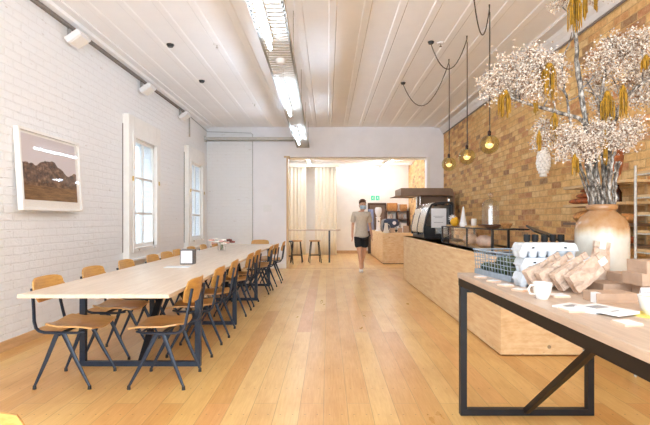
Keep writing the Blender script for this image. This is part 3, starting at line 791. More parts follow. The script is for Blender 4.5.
dup(s1, (-.385, 13.12, 0), .15, 'wooden seated bar stool under the right half of the bar table')
s3 = stool('black bar stool half hidden behind the partition edge', 'black'); s3.location = (-1.16, 12.75, 0); s3.rotation_euler.z = .1

k = thing('coffee_bench', 'small pine plywood coffee bench in the back room', 'counter', (1.54, 12.7, 0))
G().box(0, 0, .02, .95, 3.45, .875).obj('cladding', 'counter', k, bevel=.003); G().box(.02, .02, 0, .93, 3.43, .02).obj('plinth', 'dark_wood', k)
q = G().lathe([(0, 0), (.024, 0), (.02, .010), (0, .010)], n=10).obj('knob', 'dark_wood', k, loc=(.62, 0, .74)); q.rotation_euler = (PI / 2, 0, 0)
ZB = .875
e = thing('coffee_machine', 'navy rounded coffee machine on the small pine bench', 'coffee machine', (1.62, 13.3, ZB))
G().prism([(.02, .05), (0, .18), (.04, .36), (.12, .40), (.42, .39), (.50, .30), (.48, .20), (.36, .16), (.33, .05)], 'Y', 0, .7).obj('shell', 'navy', e, bevel=.02)
g = G()
for x in (.06, .40):
    for y in (.06, .62): g.box(x - .02, y - .02, 0, x + .02, y + .02, .06)
g.box(.02, .02, .04, .46, .68, .07); g.obj('base', 'black', e)
q = G().lathe([(0, 0), (.055, 0), (.055, .008), (0, .008)], n=18).obj('round_emblem', 'mwhite', e); q.location = (.34, 0, .28); q.rotation_euler = (PI / 2, 0, 0)
G().lathe([(0, 0), (.02, 0), (.03, .006), (.03, .012), (0, .012)], n=12).obj('group_head', 'chrome', e, loc=(.42, .3, .15))
w = thing('coffee_grinder', 'tall white coffee grinder standing beside the navy machine', 'grinder', (1.665, 14.9, ZB))
G().lathe([(0, 0), (.10, 0), (.10, .03), (.07, .05), (.065, .42), (.09, .46), (0, .46)], n=18).obj('grinder_body', 'mwhite', w, smooth='auto'); G().lathe([(.05, .46), (.115, .62), (.12, .72), (.09, .78), (0, .79)], n=18).obj('hopper', 'ceramic', w, smooth='auto')
G().box(-.02, -.15, .30, .02, -.05, .34).obj('spout', 'chrome', w)
j = thing('milk_jug', 'white tapered jug in front of the navy coffee machine', 'jug', (1.66, 12.85, ZB))
G().lathe([(0, 0), (.075, 0), (.08, .01), (.045, .25), (.052, .28), (.048, .28), (.04, .25), (0, .24)], n=20).obj('jug_body', 'ceramic', j, smooth='auto'); G().tube([(.05, 0, .24), (.10, 0, .22), (.115, 0, .14), (.075, 0, .06)], .009, 8).obj('handle', 'ceramic', j, smooth=True)
tag(G().box(-.07, -.06, 0, .07, .06, .14).obj('kraft_parcel', 'kraft_box', loc=(1.83, 12.85, ZB), bevel=.004), 'kraft parcel right of the white jug on the bench', 'box')
for i, (x, y, w_, h_, lab) in enumerate(((2.09, 13.08, .12, .13, 'kraft box standing left of its pair on the coffee bench'), (2.27, 13.08, .15, .20, 'taller kraft box at the right end of the coffee bench'), (2.27, 13.55, .17, .26, 'large pale box behind the kraft boxes on the bench'))):
    tag(G().box(-w_ / 2, -.08, 0, w_ / 2, .08, h_).obj('storage_box', 'kraft_box' if i < 2 else 'mat_board', loc=(x, y, ZB), bevel=.004), lab, 'box', 'boxes on the coffee bench')
for i, (x, n) in enumerate(((2.13, 8), (2.25, 6), (2.36, 7))):
    for q in range(n):
        tag(G().lathe([(0, .0), (.032, 0), (.045, .085), (.047, .09), (.043, .09), (.031, .005), (0, .005)], n=10).obj('takeaway_cup', 'paper', loc=(x, 14.5, ZB + .028 * q)), ['white cup in the left nested stack on the coffee bench', 'white cup in the middle nested stack on the coffee bench', 'white cup in the right nested stack on the coffee bench'][i], 'cup', ['left', 'middle', 'right'][i] + ' cup stack on the coffee bench')
u = thing('wall_shelf_unit', 'dark wooden shelf unit against the far wall of the back room', 'shelf', (2.1, 16.2, 0))
g = G()
for x in (0, .40, .80): g.box(x, 0, 0, x + .03, .38, 1.56)
g.obj('upright', 'dark_wood', u)
for z in (.5, .98, 1.25, 1.53): G().box(0, 0, z, .83, .38, z + .03).obj('shelf', 'dark_wood', u)
for i, (x, w_, h_, lab) in enumerate(((2.33, .40, .29, 'larger brown wicker basket on top of the dark shelf unit'), (2.74, .27, .24, 'smaller brown wicker basket on top of the dark shelf unit'))):
    g = G(); rows = []
    for z, s in ((0, .86), (h_ * .5, 1.0), (h_, .92)): rows.append([Vector((s * w_ / 2 * max(-1, min(1, 1.25 * math.cos(a))), s * .15 * max(-1, min(1, 1.25 * math.sin(a))), z)) for a in [q * PI / 8 for q in range(16)]])
    g.loft(rows); tag(g.obj('wicker_basket', 'wicker', loc=(x, 16.38, 1.56), bevel=.01), lab, 'basket', 'wicker baskets on the shelf unit')
for i, x in enumerate((2.2, 2.31, 2.42, 2.56, 2.68, 2.80)):
    tag(G().lathe([(0, 0), (.04, 0), (.042, .12), (.03, .15), (.032, .17), (0, .17)], n=12).obj('storage_jar', ['mat_board', 'kraft', 'ceramic'][i % 3], loc=(x, 16.32, 1.28), smooth='auto'), '%s jar from the left on the dark shelf below the wicker baskets' % ['first', 'second', 'third', 'fourth', 'fifth', 'sixth'][i], 'jar', 'jars on the dark shelf unit')
a = thing('hanging_apron', 'lilac blue apron hanging by the far doorway behind the man', 'apron', (1.57, YB - .085, 1.63))
def ap(u, v): return ((u - .5) * .26 * (1 - .3 * v), -.02 - .025 * math.sin(u * 9), -.80 * (1 - v))
G().sheet(ap, 12, 8, .006).obj('cloth', 'lilac', a, smooth=True); G().tube([(0, -.02, -.02), (0, -.02, .02), (0, .015, .03)], .008, 6).obj('hook', 'steel', a)

# exit sign
s = thing('exit_sign', 'white hanging sign with two green running figure panels', 'sign', (1.70, 16.2, 1.92))
G().box(-.17, -.02, 0, .17, .02, .21).obj('sign_box', 'mwhite', s)
for x in (-.085, .085):
    pn = G().box(x - .065, -.026, .025, x + .065, -.02, .185).obj('green_panel', 'green_sign', s)
    g = G().ball((x + .008, -.028, .150), .013, .003, .013, 10, 6)
    for p, q, w_ in (((x, .135), (x - .004, .095), .022), ((x - .004, .095), (x + .03, .07), .013), ((x + .03, .07), (x + .028, .045), .011), ((x - .004, .095), (x - .024, .065), .013), ((x - .024, .065), (x - .045, .062), .010), ((x, .13), (x + .035, .115), .009), ((x, .13), (x - .03, .112), .009)):
        g.bar((p[0], -.028, p[1]), (q[0], -.028, q[1]), w_, .004, up=(0, 1, 0))
    g.obj('running_figure', 'mwhite', pn)
G().tube([(.0, 0, .21), (.0, 0, 3.25 - 1.92)], .008, 6).obj('suspension_rod', 'mwhite', s)
def batten(loc, L, rz, label, m='tube_warm'):
    s = thing('tube_light', label, 'light', loc, rz, group='tube lights in the back room')
    G().box(-.045, 0, -.05, .045, L, 0).obj('housing', 'mwhite', s); G().tube([(0, .02, -.075), (0, L - .02, -.075)], .03, 10).obj('tube', m, s, smooth='auto')
batten((1.82, 16.3, 3.17), 1.62, PI / 2, 'tube light running across the far end of the back room ceiling', 'tube_dim')
batten((1.98, 12.3, 3.17), 1.5, 0, 'nearer tube light on the right of the back room ceiling'); batten((1.98, 14.6, 3.17), 1.5, 0, 'farther tube light on the right of the back room ceiling')
batten((-.62, 12.3, 3.17), 1.5, 0, 'nearer tube light on the left of the back room ceiling'); batten((-.62, 14.1, 3.17), 1.2, 0, 'farther tube light on the left of the back room ceiling')
# ================================================================== retail table (right front)
ZR = .918
t = thing('display_table', 'tall limed oak display table with a black steel frame at right', 'table', (1.3, 1.78, 0))
G().box(-.45, -1.06, ZR - .032, .47, 1.18, ZR).obj('tabletop', 'ash_top', t, bevel=.003)
g = G()
g.frame('Z', -.445, .445, -1.05, 1.17, .03, .836, ZR - .032)
g.obj('rail', 'rail_metal', t)
for y in (-.95, 1.145):
    f = G()
    f.frame('Y', -.443, .418, 0, .836, .04, y - .022, y + .022); f.obj('leg_frame', 'black_metal', t)
    G().bar((-.02, y + (.02 if y < 0 else -.02), .03), (-.02, y + (1.02 if y < 0 else -1.02), .86), .034, .034, up=(0, 1, 1)).obj('brace', 'rail_metal', t)

# wire basket of avocados
b = thing('wire_basket', 'pale blue wire basket at the far corner of the display table', 'basket', (.965, 2.93, ZR), math.radians(7.5))
W, L, Hh = .22, .43, .155       # local: x width, -y towards the camera
g = G()
def loop(z, gx, r): 
    g.tube([(-gx, gx, z), (W + gx, gx, z), (W + gx, -L - gx, z), (-gx, -L - gx, z), (-gx, gx + .001, z)], r, 6)
for z in (.03, .06, .085, .11, .135): loop(z, .0 + .012 * z / .155, .0022)
for k in range(13):
    y = -L * k / 12
    for x, s in ((0, -1), (W, 1)): g.tube([(x, y, .01), (x + s * .012, y, Hh)], .002, 5)
for k in range(1, 7):
    x = W * k / 7
    for y, s in ((0, 1), (-L, -1)): g.tube([(x, y, .01), (x, y + s * .012, Hh)], .002, 5)
g.obj('wire_mesh', 'basket', b)
g = G(); loop(Hh, .012, .0055); g.obj('rim', 'basket', b)
g = G().box(-.006, -L - .006, 0, W + .006, .006, .012).box(-.008, -L - .008, .0, -.002, .008, .03).box(W + .002, -L - .008, 0, W + .008, .008, .03).box(-.008, -L - .008, 0, W + .008, -L - .002, .03).box(-.008, .002, 0, W + .008, .008, .03)
g.obj('base_tray', 'basket', b)
rot = Matrix.Rotation(math.radians(7.5), 4, 'Z')
spots = [(.05 + .06 * i, -.06 - .078 * j, .05) for j in range(5) for i in range(3)] + [(.08 + .06 * i, -.19 - .078 * j, .098) for j in range(3) for i in range(2)]
for i, (x, y, z) in enumerate(spots):
    w = Matrix.Translation((.965, 2.93, ZR)) @ rot @ Vector((x, y, z))
    g = G(); rr = Matrix.Rotation(R.uniform(0, 3), 3, 'Z'); rows = []
    for q in range(8):
        u = q / 7; rad = .034 * math.sin(PI * (.05 + .9 * u)) ** .6 * (1.05 - .3 * u)
        rows.append([rr @ Vector((rad * math.cos(a), (u - .5) * .10, rad * math.sin(a))) for a in [k * PI / 5 for k in range(10)]])
    g.loft(rows); o = g.obj('avocado', 'avocado', loc=w, smooth=True); tag(o, 'dark green avocado piled in the wire basket', 'avocado', 'avocados in the wire basket')

# egg cartons
def carton(label, loc, rz):
    t = thing('egg_carton', label, 'egg carton', loc, rz, group='stacked egg cartons')
    Lc, Wc = .305, .11; N = 60
    def section(z, infl, wob):
        pts = []
        for k in range(N):
            x = -Lc / 2 + Lc * k / (N - 1); pts.append(Vector((x * infl, -Wc / 2 * infl - wob * .5 + wob * math.cos(x / Lc * 6 * 2 * PI) * -.5, z)))
        for k in range(N):
            x = Lc / 2 - Lc * k / (N - 1); pts.append(Vector((x * infl, Wc / 2 * infl + wob * .5 + wob * math.cos(x / Lc * 6 * 2 * PI) * .5, z)))
        return pts
    g = G()
    for a in range(6):
        for b in (-1, 1): g.lathe([(0, 0), (.014, 0), (.019, .004), (.0265, .037), (0, .037)], (-Lc / 2 + Lc * (a + .5) / 6, b * .027, 0), 14)
    g.loft([section(.0345, 1.0, 0), section(.0385, 1.0, 0)]); g.obj('carton_base', 'pulp', t, smooth='auto')
    lid = [section(.0385, 1.0, 0), section(.0425, 1.0, 0), section(.0426, .97, 0), section(.056, .95, .003), section(.070, .90, .006), section(.0755, .86, .006), section(.0757, .80, .006)]
    l = G().loft(lid).obj('carton_lid', 'pulp', t, smooth='auto')
    g = G()
    for x in (-.085, .085): g.box(x - .008, -.0545, .048, x + .008, -.050, .056)
    g.obj('latch_slot', 'rubber', l)
    return t
for i, lab in enumerate(('pale grey egg carton at the bottom of the stack', 'pale grey egg carton in the middle of the stack', 'pale grey egg carton on top of the stack')):
    carton(lab, (1.140 + [0, .008, -.004][i], 2.365, ZR + .076 * i), [.01, -.015, .02][i])
for i, px in enumerate((527, 535, 544.5, 553, 561)):
    x = (px - 328) * 2.85 / F
    t = thing('sauce_bottle', ['leftmost', 'second', 'third', 'fourth', 'rightmost'][i] + ' black capped bottle in the row behind the egg cartons', 'bottle', (x, 2.85, ZR), group='black capped bottles behind the egg cartons')
    G().lathe([(0, 0), (.02, 0), (.022, .006), (.022, .185), (.016, .20), (.016, .214), (0, .214)], n=14).obj('bottle_body', 'glass' if i == 9 else 'bottle', t, smooth='auto')
    G().lathe([(.0225, .05), (.0225, .15)], n=14).obj('bottle_label', 'yellow' if i == 3 else 'mat_board', t, smooth=True)
    G().lathe([(0, .212), (.0195, .212), (.0205, .217), (.0205, .250), (.018, .254), (0, .254)], n=14).obj('cap', 'rubber', t, smooth='auto')

# kraft paper bags leaning on each other
def bag(label, loc, rot, w=.092, d=.042, h=.205):
    t = thing('kraft_bag', label, 'paper bag', loc, group='kraft paper bags in a leaning row', rot=rot)
    g = G(); rows = []
    for z, a, b, k in ((0, 1, 1, 0), (.012, 1.0, 1.02, 0), (.35 * h, .98, 1.04, .10), (.62 * h, .97, .72, .34), (.80 * h, .96, .34, .5), (.88 * h, .96, .14, .4), (h, .95, .10, .1)):
        x, y = w / 2 * a, d / 2 * b; wr = R.uniform(-.007, .007)
        rows.append([Vector(p) for p in ((-x, -y, z), (-x * .3, -y + wr, z), (x * .4, -y - wr, z), (x, -y, z), (x - k * d * .6, 0, z), (x, y, z), (0, y + wr, z), (-x, y, z), (-x + k * d * .6, 0, z))])
    g.loft(rows); g.obj('paper_body', 'kraft', t)
    z = .885 * h
    G().box(-w * .49, -.010, z, w * .49, .010, z + .03).obj('folded_top', 'kraft', t, bevel=.002)
    G().box(-w * .17, -.0115, z - .008, w * .17, .0115, z + .032).obj('white_label', 'paper', t)
    return t
for i, (px, y, lab) in enumerate(((527, 2.30, 'kraft bag at the left end of the leaning row'), (540, 2.245, 'second kraft bag from the left of the leaning row'), (555, 2.19, 'third kraft bag from the left of the leaning row'), (570, 2.135, 'fourth kraft bag from the left of the leaning row'))):
    x = (px - 328) * y / F
    a = math.radians(62 - 2 * i)
    # lowest corner rests on the table: rotating about Y lifts the -x edge, so drop to the +x edge
    bag(lab, (x, y - .01, ZR + .05 * math.sin(a)), (math.radians(-5), a, math.radians(3)))
bag('upright kraft bag with a white label at the right end of the row', (1.375, 2.305, ZR), (0, math.radians(7), 0), .085, .05, .235)

# stoneware jar
j = thing('stoneware_jar', 'big tan and cream stoneware jar holding the dried branches', 'jar', (1.535, 2.525, ZR))
prof = [(0, 0), (.146, 0), (.152, .008), (.156, .06), (.157, .26), (.155, .30), (.145, .335), (.122, .365), (.097, .385), (.084, .394), (.082, .400), (.090, .404), (.094, .414), (.094, .426), (.088, .433), (.078, .433), (.074, .42), (.076, .395), (.13, .34), (.145, .26), (.145, .015), (0, .015)]
G().lathe([(r * (.86 if z < .38 or r < .08 else .84), z) for r, z in prof], n=56).obj('jar_body', 'jar', j, smooth='auto')

# boxes
def kbox(label, x0, y0, z0, x1, y1, z1, lb=None):
    t = thing('kraft_box', label, 'box', ((x0 + x1) / 2, (y0 + y1) / 2, z0), group='kraft card boxes on the display table')
    w, d, h = (x1 - x0) / 2, (y1 - y0) / 2, z1 - z0
    G().box(-w, -d, 0, w, d, h * .8).obj('tray', 'kraft_box', t, bevel=.001); G().box(-w - .0012, -d - .0012, h * .3, w + .0012, d + .0012, h).obj('lid', 'kraft_box', t, bevel=.002)
    if lb: lb(w, d, h).obj('white_label', 'paper', t)
kbox('flat kraft box with a white paper band at its left end', 1.118, 1.87, ZR, 1.288, 1.975, ZR + .042, lambda w, d, h: G().box(-w - .0025, -d * .9, 0, -w + .02, -d * .2, h + .0015))
kbox('kraft box against the upright paper bag', 1.295, 2.115, ZR, 1.50, 2.265, ZR + .046)
kbox('small kraft box resting on top of another by the paper bag', 1.395, 2.13, ZR + .046, 1.52, 2.25, ZR + .092)
kbox('kraft box at the bottom of the right hand pile', 1.41, 1.955, ZR, 1.56, 2.085, ZR + .058)
kbox('kraft box in the middle of the right hand pile', 1.365, 1.955, ZR + .058, 1.50, 2.085, ZR + .113)
kbox('kraft box on top of the right hand pile', 1.385, 1.955, ZR + .113, 1.54, 2.085, ZR + .168)
c = thing('price_card', 'white folded price card in front of the kraft box pile', 'card', (1.372, 1.915, ZR))
G().prism([(-.0, .060), (-.022, 0), (-.0205, 0), (0, .0565), (.0205, 0), (.022, 0)], 'X', -.042, .045).obj('folded_card', 'paper', c)
g = G()
for z, w in ((.040, .030), (.031, .022), (.022, .026)):
    yy = -.022 * (1 - z / .06) - .0012
    g.box(-.036, yy, z, -.036 + w * 1.6, yy + .001, z + .004)
g.obj('printed_lines', 'ink', c)
# cups
def cup(label, loc, rz, r=.043, h=.072, hand=True):
    t = thing('coffee_cup', label, 'cup', loc, rz)
    G().lathe([(0, 0), (r * .55, 0), (r * .6, .004), (r * .82, h * .35), (r, h), (r * .95, h), (r * .78, h * .36), (r * .5, .008), (0, .008)], n=28).obj('bowl', 'ceramic', t, smooth='auto')
    G().lathe([(0, h * .86), (r * .925, h * .86)], n=24).obj('coffee', 'coffee', t)
    if hand: G().tube([(r * .92, 0, h * .82), (r * 1.3, 0, h * .86), (r * 1.55, 0, h * .62), (r * 1.4, 0, h * .36), (r * .8, 0, h * .28)], [(.0045, .006)] * 5, 8, up=(0, 1, 0)).obj('handle', 'ceramic', t, smooth=True)
    return t
cup('white coffee cup with a handle in front of the kraft bags', (.945, 1.985, ZR), PI + .15)
cup('white bowl shaped cup at the right edge standing on yellow', (1.19, 1.64, ZR + .003), .3, .053, .070)
o = G().lathe([(0, 0), (.072, 0), (.072, .003), (0, .003)], n=28).obj('round_coaster', 'yellow', loc=(1.185, 1.64, ZR)); tag(o, 'round yellow coaster under the cup at the right edge', 'coaster')
# leaflets
def leaflet(label, x, y, z, rz, pages):
    t = thing('booklet', label, 'booklet', (x, y, z), rz, group='white booklets on the display table')
    G().box(-.06, -.085, 0, .06, .085, pages).obj('pages', 'paper', t)
    g = G().box(-.04, .01, pages, .03, .055, pages + .0006).box(-.04, -.05, pages, .0, -.042, pages + .0006); g.obj('printed_picture', 'ink', t)
leaflet('white booklet lying underneath near the kraft box', .995, 1.765, ZR, .55, .006)
leaflet('white booklet lying on top with a grey picture', 1.045, 1.69, ZR + .0066, .42, .010)
for i, (x, y, w, rz, lab) in enumerate(((1.000, 1.505, .066, .1, 'pale wooden coaster nearest the camera'), (.935, 1.725, .070, .1, 'pale wooden coaster left of the booklets'), (1.045, 2.045, .075, .05, 'pale wooden coaster right of the coffee cup'), (.915, 2.70, .055, .3, 'pale wooden tag by the basket, farthest of the edge row'), (.928, 2.52, .055, .5, 'pale wooden tag by the basket, second of the edge row'), (.932, 2.36, .06, .3, 'pale wooden tag left of the egg cartons'), (.945, 2.21, .06, .6, 'pale wooden tag behind the coffee cup'))):
    t = thing('coaster', lab, 'coaster', (x, y, ZR), rz, group='pale wooden coasters on the display table')
    G().box(-w / 2, -w / 2, 0, w / 2, w / 2, .008).obj('wooden_tile', 'tag', t, bevel=.001); G().box(-w * .46, -w * .46, .008, w * .46, w * .46, .0095).obj('paper_face', 'paper', t)

# ================================================================== dried branches in the jar
base = Vector((1.535, 2.525, ZR + .03))
def limb(pts, r0, r1, n=8):
    """wobbly tapered limb through points"""
    P = [Vector(p) for p in pts]; out = []
    for a in range(len(P) - 1):
        p0, p1, p2, p3 = P[max(a - 1, 0)], P[a], P[a + 1], P[min(a + 2, len(P) - 1)]
        for k in range(6):
            t = k / 6
            out.append(.5 * ((2 * p1) + (p2 - p0) * t + (2 * p0 - 5 * p1 + 4 * p2 - p3) * t * t + (3 * p1 - p0 - 3 * p2 + p3) * t ** 3))
    out.append(P[-1]); m = len(out)
    out = [p + Vector((R.uniform(-1, 1), R.uniform(-1, 1), 0)) * .004 if 0 < i < m - 1 else p for i, p in enumerate(out)]
    return out, [(r0 + (r1 - r0) * i / (m - 1)) * R.uniform(.85, 1.15) for i in range(m)]
def cloud(g, tw, c, rad, n, core):
    """sprays of tiny dried flowers around a point"""
    c = Vector(c)
    for _ in range(max(4, n // 22)):
        d = Vector((R.gauss(0, 1), R.gauss(0, 1), R.gauss(0, 1))).normalized(); s = core + (c - core) * R.uniform(.55, 1)
        e = c + Vector((d.x * rad[0], d.y * rad[1], d.z * rad[2])) * R.uniform(.6, 1.0)
        tw.tube([s, (s + e) / 2 + Vector((0, 0, .02)), e], .0016, 3)
    subs = []
    for _ in range(max(5, n // 16)):
        d = Vector((R.gauss(0, 1), R.gauss(0, 1), R.gauss(0, 1))).normalized() * R.random() ** .38 * 1.05
        subs.append(c + Vector((d.x * rad[0], d.y * rad[1], d.z * rad[2])))
    for _ in range(n):
        p = R.choice(subs) + Vector((R.gauss(0, 1), R.gauss(0, 1), R.gauss(0, 1))) * .018; s = R.uniform(.0022, .0050)
        q = Matrix.Rotation(R.uniform(0, 6), 3, 'X') @ Matrix.Rotation(R.uniform(0, 6), 3, 'Y')
        v = [g.b.verts.new(p + q @ Vector(w) * s) for w in ((1, 1, 1), (-1, -1, 1), (-1, 1, -1), (1, -1, -1))]
        for f in ((0, 1, 2), (0, 2, 3), (0, 3, 1), (1, 3, 2)): g.b.faces.new([v[k] for k in f])
def K(px, py, d): return at(px, py, d)
# each branch: label, path after the jar mouth (picture position and distance), thickness, clouds (position, distance, radius in pixels, count)
BR = [
 ('tall upright branch rising to the ceiling from the stoneware jar', [(599, 205, 2.52), (594, 160, 2.53), (583, 105, 2.55), (577, 60, 2.55), (575, 5, 2.56), (576, -25, 2.56)], .017, .010,
  [(577, -14, 2.5, 20, 14, 260), (597, -6, 2.56, 16, 10, 200), (560, 2, 2.6, 9, 8, 130)]),
 ('long branch reaching out to the left under a white flower cloud', [(592, 205, 2.50), (588, 165, 2.48), (585, 124, 2.46), (560, 113, 2.45), (525, 103, 2.44), (500, 93, 2.44)], .016, .007,
  [(493, 84, 2.44, 15, 16, 420), (511, 72, 2.46, 17, 19, 560), (529, 62, 2.5, 15, 15, 460), (545, 64, 2.42, 15, 17, 480), (532, 88, 2.4, 19, 14, 460), (553, 84, 2.5, 12, 18, 360), (515, 94, 2.5, 15, 10, 260)]),
 ('thin grey branch leaning left in the middle of the arrangement', [(590, 205, 2.57), (580, 165, 2.6), (570, 120, 2.63), (564, 85, 2.65), (561, 55, 2.66)], .010, .005,
  [(551, 130, 2.55, 14, 11, 320), (543, 143, 2.5, 9, 8, 150), (563, 64, 2.7, 6, 10, 80)]),
 ('short branch bearing the low central flower cloud', [(600, 205, 2.46), (594, 180, 2.42), (588, 160, 2.4), (580, 145, 2.38)], .013, .006,
  [(572, 139, 2.38, 17, 14, 520), (587, 148, 2.36, 15, 13, 420), (597, 132, 2.42, 11, 11, 260), (566, 151, 2.4, 12, 8, 220)]),
 ('branch curving up to the right into a flower cloud', [(603, 205, 2.52), (603, 160, 2.53), (601, 115, 2.52), (603, 85, 2.5), (612, 45, 2.5)], .015, .006,
  [(600, 62, 2.5, 16, 15, 420), (596, 85, 2.56, 12, 14, 260), (612, 47, 2.56, 13, 13, 320), (606, 106, 2.55, 13, 15, 320), (623, 55, 2.5, 16, 14, 430)]),
 ('branch spreading to the far right beyond the jar', [(607, 205, 2.54), (609, 165, 2.5), (615, 120, 2.44), (628, 95, 2.4), (655, 75, 2.36)], .015, .006,
  [(628, 80, 2.42, 17, 16, 460), (645, 66, 2.4, 17, 17, 480), (643, 40, 2.45, 15, 13, 380), (652, 92, 2.4, 12, 12, 250), (663, 70, 2.4, 15, 18, 320), (638, 100, 2.46, 12, 8, 160)]),
 ('branch holding the flower cloud low on the right', [(609, 205, 2.48), (611, 175, 2.44), (615, 150, 2.4), (625, 137, 2.38)], .012, .005,
  [(614, 141, 2.4, 15, 12, 360), (630, 136, 2.38, 13, 12, 330), (636, 124, 2.4, 10, 8, 180), (607, 128, 2.46, 10, 10, 200)]),
]
stems = []
for bi, (lab, path, r0, r1, clouds) in enumerate(BR):
    a = bi * 2 * PI / len(BR)
    pts = [base + Vector((.05 * math.cos(a), .05 * math.sin(a), 0))] + [K(*p) for p in path]
    m0 = pts[1] - Vector((1.535, 2.525, pts[1].z));
    if Vector((m0.x, m0.y)).length > .048: m0 = m0.normalized() * .048; pts[1] = Vector((1.535 + m0.x, 2.525 + m0.y, pts[1].z))
    o = Vector((1.535, 2.525, ZR))
    t = thing('dried_branch', lab, 'branch', o, group='dried branches in the stoneware jar')
    P, rr = limb([p - o for p in pts], r0, r1)
    g = G().tube(P, rr, 8, up=(.3, 1, .1))
    # side twigs
    for k in range(4):
        i = R.randrange(len(P) // 2, len(P) - 1); dd = Vector((R.uniform(-.5, .5), R.uniform(-.3, .3), R.uniform(.2, 1))).normalized() * R.uniform(.08, .2)
        g.tube([P[i], P[i] + dd * .5 + Vector((.01, 0, 0)), P[i] + dd], [.005, .004, .0025], 5)
    # companion stems bundled round the lower trunk
    for k in range(2):
        off = Vector((R.uniform(-.025, .025), R.uniform(-.02, .02), 0)); q = [p + off * min(1, i / 5) for i, p in enumerate(P[2:16])]
        g.tube(q, [r0 * .5] * len(q), 6, up=(.3, 1, .1))
    g.obj('bark_limb', 'bark', t, smooth=True)
    gb, gt = G(), G()
    for (px, py, d, rx, ry, n) in clouds:
        k = d / F; c = K(px, py, d) - o
        near = min(P, key=lambda p: (p - c).length)
        cloud(gb, gt, c, (rx * k, .6 * (rx + ry) / 2 * k * 1.2, ry * k), int(n * 1.55), near)
    q = gb.obj('blossom', 'blossom', t); q['kind'] = 'stuff'
    q = gt.obj('twig_spray', 'twig', t); q['kind'] = 'stuff'
TS = [(549, 66, 104, 13, 2.38, 'mustard tassel hanging from the left flower cloud, nearest its middle'), (505, 93, 121, 11, 2.40, 'mustard tassel hanging at the far left tip of the branch'),
      (535.5, 100, 117, 4, 2.42, 'short mustard tassel under the left branch'), (554.5, 116, 142, 7, 2.44, 'mustard tassel hanging below the fork of the left branch'),
      (539, 133, 153, 4, 2.46, 'small mustard tassel above the hanging white pod'), (574, -4, 34, 11, 2.46, 'big mustard tassel hanging from the very top of the arrangement'),
      (586, -6, 24, 4, 2.5, 'second mustard tassel from the top branch'), (596, -6, 16, 4, 2.5, 'third mustard tassel from the top branch'),
      (607, 94, 128, 10, 2.42, 'mustard tassel hanging in the right flower cloud, left one'), (623, 88, 120, 7, 2.38, 'mustard tassel hanging in the right flower cloud, right one'),
      (574.5, 157, 179, 6, 2.34, 'mustard tassel hanging just above the jar on the left'), (605, 133, 169, 4, 2.40, 'long thin mustard tassel beside the trunk'),
      (646, 58, 74, 8, 2.30, 'mustard tassel at the right edge of the picture')]
for (px, y0, y1, wpx, d, lab) in TS:
    k = d / F; o = K(px, y0, d); Lz = (y1 - y0) * k; w = wpx * k
    g = G()
    for s in range(max(6, int(wpx * 2.0))):
        x0, yy = R.uniform(-.25, .25) * w, R.uniform(-.25, .25) * w; x1 = R.uniform(-.5, .5) * w; y1_ = R.uniform(-.4, .4) * w; ll = Lz * R.uniform(.55, 1)
        pts = [Vector((x0 + (x1 - x0) * min(1, q / 2), yy + (y1_ - yy) * min(1, q / 2), .012 * math.sin(q * 1.2) - ll * q / 6)) for q in range(7)]
        g.tube(pts, [R.uniform(.0025, .0048) for _ in range(6)] + [.0015], 5, up=(0, 1, 0))
    g.ball((0, 0, .0), w * .28, w * .25, .02, 8, 6)
    tag(g.obj('amaranth_tassel', 'tassel', loc=o, smooth=True), lab, 'dried flower', 'mustard tassels hanging in the branches')
# white hanging pod on the brick wall
p = thing('hanging_seed_pod', 'white layered pod ornament hanging against the brick wall', 'ornament', (2.80, 5.85, 2.0))
g = G()
for r_ in range(9):
    z = .17 - r_ * .040; rad = .075 * math.sin(PI * (.16 + .74 * r_ / 8)) ** .8; n = 9
    for k in range(n):
        a = 2 * PI * (k + .5 * (r_ % 2)) / n
        g.ball((rad * math.cos(a), rad * math.sin(a), z), .016, .026, .034, 8, 6, Matrix.Rotation(a, 3, 'Z') @ Matrix.Rotation(-.3, 3, 'Y'))
g.ball((0, 0, 0), .055, .055, .165, 12, 8); g.obj('petal_layers', 'mat_board', p, smooth=True)
G().tube([(0, 0, .15), (0, 0, .42), (.05, 0, .46), (.17, 0, .46)], .004, 6).obj('hanging_cord', 'twig', p)

# ================================================================== bakery shelves on the brick wall
s = thing('bread_shelf', 'raw timber wall shelves with bread behind the stoneware jar', 'shelf', (XR, 4.06, 0))
for z in (1.63, 1.43, 1.23, 1.03): G().box(-.28, 0, z - .026, 0, 1.09, z).obj('shelf_board', 'shelf_wood' if z > 1.3 else 'hood', s, bevel=.002)
for y in (.12, .97):
    g = G().box(-.012, y, .95, 0, y + .025, 1.68)
    for z in (1.604, 1.404, 1.204, 1.004): g.prism([(-.02, z), (-.22, z), (-.22, z - .006), (-.02, z - .014)], 'Y', y, y + .012)
    g.obj('bracket', 'shelf_wood', s)
for y in (1.0,):
    for z in (1.66, 1.46, 1.20): G().ball((-.006, y + .12, z), .012, seg=8, rings=6).obj('wall_bolt', 'black', s)
def loaf(label, loc, l, r, m, rz=0, group='loaves on the timber shelves', squash=.8):
    g = G(); rows = []
    for k in range(11):
        u = k / 10; q = r * math.sin(PI * (.06 + .88 * u)) ** .5
        rows.append([Vector((q * math.cos(a), (u - .5) * l, r * squash + q * squash * max(-.94, math.sin(a)))) for a in [i * PI / 7 for i in range(14)]])
    g.loft(rows); o = g.obj('bread_loaf', m, loc=loc, smooth=True); o.rotation_euler.z = rz
    return tag(o, label, 'bread', group)
loaf('dark loaf at the bottom front of the upper bread pile', (2.745, 4.90, 1.43), .40, .042, 'crust')
loaf('dark loaf at the bottom back of the upper bread pile', (2.835, 4.88, 1.43), .40, .044, 'crust')
loaf('dark loaf in the second layer of the upper bread pile', (2.79, 4.86, 1.492), .36, .038, 'crust')
loaf('dark loaf topping the upper bread pile', (2.79, 4.82, 1.551), .28, .03, 'crust')
